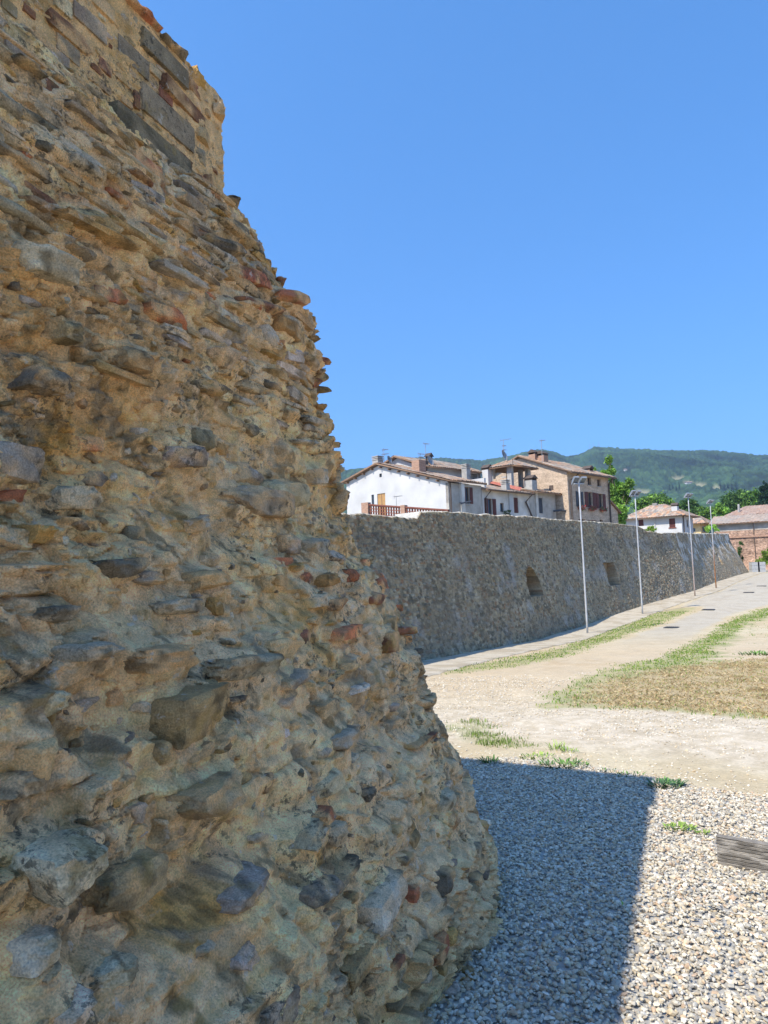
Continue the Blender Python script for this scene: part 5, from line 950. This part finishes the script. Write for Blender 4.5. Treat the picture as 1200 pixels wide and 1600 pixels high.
# ---------------------------------------------------------------- wooded hills
RX = np.array([-400, 300, 480, 540, 570, 600, 625, 650, 700, 755, 800, 828, 848, 868, 885, 905, 930, 955, 1000, 1060, 1100, 1150, 1170, 1200, 1300, 1500]); RY = np.array([780, 750, 745, 736, 734, 728, 720, 717.5, 719, 722, 714, 707, 704.5, 709, 716, 712, 701, 702, 704.5, 706, 706.5, 710, 713, 714, 722, 735])
_az = []; _tn = []
for x, y in zip(RX, RY): r_ = ray(x, y); _az.append(math.atan2(r_[0], r_[1])); _tn.append(r_[2]/math.hypot(r_[0], r_[1]))
ha = np.radians(np.concatenate([np.linspace(-60, -6, 100)[:-1], np.linspace(-6, 31, 1150), np.linspace(31, 60, 60)[1:]])); hrr = np.concatenate([np.linspace(330, 1900, 420), np.linspace(1925, 2700, 20)])
A_, R_ = np.meshgrid(ha, hrr, indexing='ij'); HX = R_*np.sin(A_); HY = R_*np.cos(A_); tn = np.interp(A_, _az, _tn); RR = 1750+150*fbm(HX[:, :1]*0+A_*6, A_*0, 110, 2)
t = np.clip((R_-330)/(RR-330), 0, 1.5); prof = np.where(t < 1, .10*t+.90*sst(-.15, 1.0, t)*t, 1-.9*(t-1))
bump_ = fbm(HX/260., HY/260., 111, 4)*55*sst(0, .35, t)*sst(1.02, .75, t)
hz = tn*RR*prof+bump_-14*sst(.2, 0, t)+1.6*np.where(t > 1, 0, 1)
hz = np.minimum(hz, np.where(t < .985, tn*R_*1.0-2, 1e9)); hz = np.where(t <= 1.02, np.minimum(hz, tn*R_*1.001), hz)
f1, f2, idv = worley(HX/8., HY/8., 7); g1, _, gid = worley(HX/28., HY/28., 9)
can = (1-np.clip(f1, 0, 1)**2)*4.2*(.5+.9*idv)+2.5*gid
fields = [(1001, 771, 14, 3), (1095, 760, 9, 3.5), (1060, 749, 10, 2.5), (1120, 764, 7, 2), (978, 738, 3, 2), (1075, 757, 10, 2.5)]
hpx = 600+FPX*((np.stack([HX, HY, hz], -1)-CAM)@_RT)/((np.stack([HX, HY, hz], -1)-CAM)@_fw); hpy = 800-FPX*((np.stack([HX, HY, hz], -1)-CAM)@_UP)/((np.stack([HX, HY, hz], -1)-CAM)@_fw)
fm = np.zeros_like(hz)
for (x, y, rx, ry) in fields: fm = np.maximum(fm, sst(1.25, .8, np.hypot((hpx-x)/rx, (hpy-y)/ry)+.35*fbm(HX/25, HY/25, 113, 2)))
fm = fm*(np.abs(A_) < .6)
fin = np.maximum(hz+can*(1-fm), -2); fin = np.where(hz < -1, -3, fin)
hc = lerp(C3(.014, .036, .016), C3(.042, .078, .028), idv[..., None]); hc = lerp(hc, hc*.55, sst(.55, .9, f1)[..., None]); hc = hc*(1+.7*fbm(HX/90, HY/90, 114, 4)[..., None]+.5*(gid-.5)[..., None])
hc = lerp(hc, C3(.22, .21, .12), fm[..., None])
m_for = mat('forest_canopy', None, .9, .12, .2, 1.5, .0)
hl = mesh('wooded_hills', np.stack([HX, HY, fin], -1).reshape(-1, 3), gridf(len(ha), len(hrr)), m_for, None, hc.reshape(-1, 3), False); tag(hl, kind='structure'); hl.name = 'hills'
def hill_z(x, y):
    j = np.argmin((hpx-x)**2+(hpy-y)**2+1e3*(t > 1)); return np.array([HX.flat[j], HY.flat[j], fin.flat[j]]), R_.flat[j]
# farmhouse on the hill
for (x, y, wpx, lab, mtw, k) in ((1080, 757, 13, 'long white farmhouse among trees halfway up the hill', m_plw, 3.4), (978, 738, 4, 'tiny pale stone house high on the hill above the tall green tree', m_plc, 4.)):
    p, R = hill_z(x, y); wd_ = wpx*R/FPX; F_ = Frame(p[:2]-np.array([wd_/2, 0]), (1, .1)); hh_ = k*R/1300*1.3; e = empty('farmhouse', p, lab, 'house')
    hls = [(wd_*(.12+.2*i), wd_*(.12+.2*i)+1.4, p[2]+hh_*.45, p[2]+hh_*.75) for i in range(4)] if wpx > 5 else [(wd_*.4, wd_*.4+1.3, p[2]+hh_*.4, p[2]+hh_*.7)]
    w = MB(); wall_holes(w, F_, 0, wd_, p[2]-4, p[2]+hh_, hls); w.box(F_, 0, wd_, p[2]-4, p[2]+hh_-.02, -7, -6.8); w.box(F_, 0, .3, p[2]-4, p[2]+hh_-.02, -6.8, -.3); w.box(F_, wd_-.3, wd_, p[2]-4, p[2]+hh_-.02, -6.8, -.3); w.build('wall', mtw, e)
    for h in hls: b = MB(); b.box(F_, h[0], h[1], h[2], h[3], -.25, -.2); b.build('window', m_win, e)
    tiles('roof', F_.p(-.6, p[2]+hh_, .6), F_.p(wd_+.6, p[2]+hh_, .6), F_.p(wd_+.6, p[2]+hh_+1.8, -3.5), F_.p(-.6, p[2]+hh_+1.8, -3.5), e, per=.9, seed=60); tiles('roof', F_.p(wd_+.6, p[2]+hh_, -7.6), F_.p(-.6, p[2]+hh_, -7.6), F_.p(-.6, p[2]+hh_+1.8, -3.5), F_.p(wd_+.6, p[2]+hh_+1.8, -3.5), e, per=.9, seed=61)
# cypresses on the slope
for i, (x, y) in enumerate(((1047, 768), (1052, 770), (1057, 771), (1062, 769), (1126, 768), (1132, 769), (1138, 768), (1144, 769), (1151, 768))):
    p, R = hill_z(x, y); h = 11+3*math.sin(i*5); tree('cypress_tree', p, h, [(0, 0, h*.25, .9, h*.2), (0, 0, h*.5, .8, h*.22), (0, 0, h*.78, .5, h*.18)], DK, ['leftmost of the four dark slim cypresses below and left of the hill farmhouse', 'second from left of the four cypresses below the hill farmhouse', 'third from left of the four cypresses below the hill farmhouse', 'rightmost of the four cypresses below the hill farmhouse', 'leftmost of the five cypresses in a row right of the hillside fields', 'second of the five cypresses in the row right of the hillside fields', 'middle one of the five cypresses in the row right of the hillside fields', 'fourth of the five cypresses in the row right of the hillside fields', 'rightmost of the five cypresses in the row right of the hillside fields'][i], 80+i, .9, 350, 'tree', 'cypresses on the hillside', .15)
m_mast = mat('mast_steel', (.30, .29, .30), .6)
for (x, y0, y1, lab) in ((922, 693.5, 703, 'left one of three thin radio masts on the hilltop'), (927.3, 692, 702, 'middle one of three thin radio masts on the hilltop'), (936, 690.5, 701.5, 'right and tallest of three thin radio masts on the hilltop')):
    r_ = ray(x, y1); az = math.atan2(r_[0], r_[1]); R = 1752.; X, Y = R*math.sin(az), R*math.cos(az); zz0 = 1.6+r_[2]/math.hypot(r_[0], r_[1])*R; rr0 = ray(x, y0); zz1 = 1.6+rr0[2]/math.hypot(rr0[0], rr0[1])*R
    b = MB(); B0 = np.array([X, Y, zz0-12]); hN = zz1-zz0+12
    for k in range(3):
        g = k*2.1; d = np.array([math.cos(g), math.sin(g), 0])*.7; b.tube([B0+d, B0+d*.3+[0, 0, hN]], [.22, .14], 5)
    for k in range(10): z = hN*(k+.5)/10; q = .7*(1-.7*z/hN); pts = [B0+[math.cos(g)*q, math.sin(g)*q, z+(j % 2)*1.0] for j, g in enumerate((0, 2.1, 4.2, 6.3))]; b.tube(pts, .1, 4)
    b.tube([B0+[0, 0, hN-1], B0+[0, 0, hN+1.5]], .12, 5)
    tag(b.build('radio_mast', m_mast, loc=B0), lab, 'radio mast', 'radio masts on the hilltop')
hzb = MB(); FH = Frame((-3500, -3500), (1, 0)); hzb.box(FH, 0, 7000, -4.5, 420, -7000, 0)
mh = bpy.data.materials.new('haze'); mh.use_nodes = True; mh.node_tree.nodes.clear(); pv = mh.node_tree.nodes.new('ShaderNodeVolumePrincipled'); oo = mh.node_tree.nodes.new('ShaderNodeOutputMaterial')
pv.inputs['Color'].default_value = (.62, .78, 1, 1); pv.inputs['Density'].default_value = .00022; pv.inputs['Anisotropy'].default_value = .3; mh.node_tree.links.new(pv.outputs[0], oo.inputs['Volume'])
tag(hzb.build('haze', mh), kind='stuff')
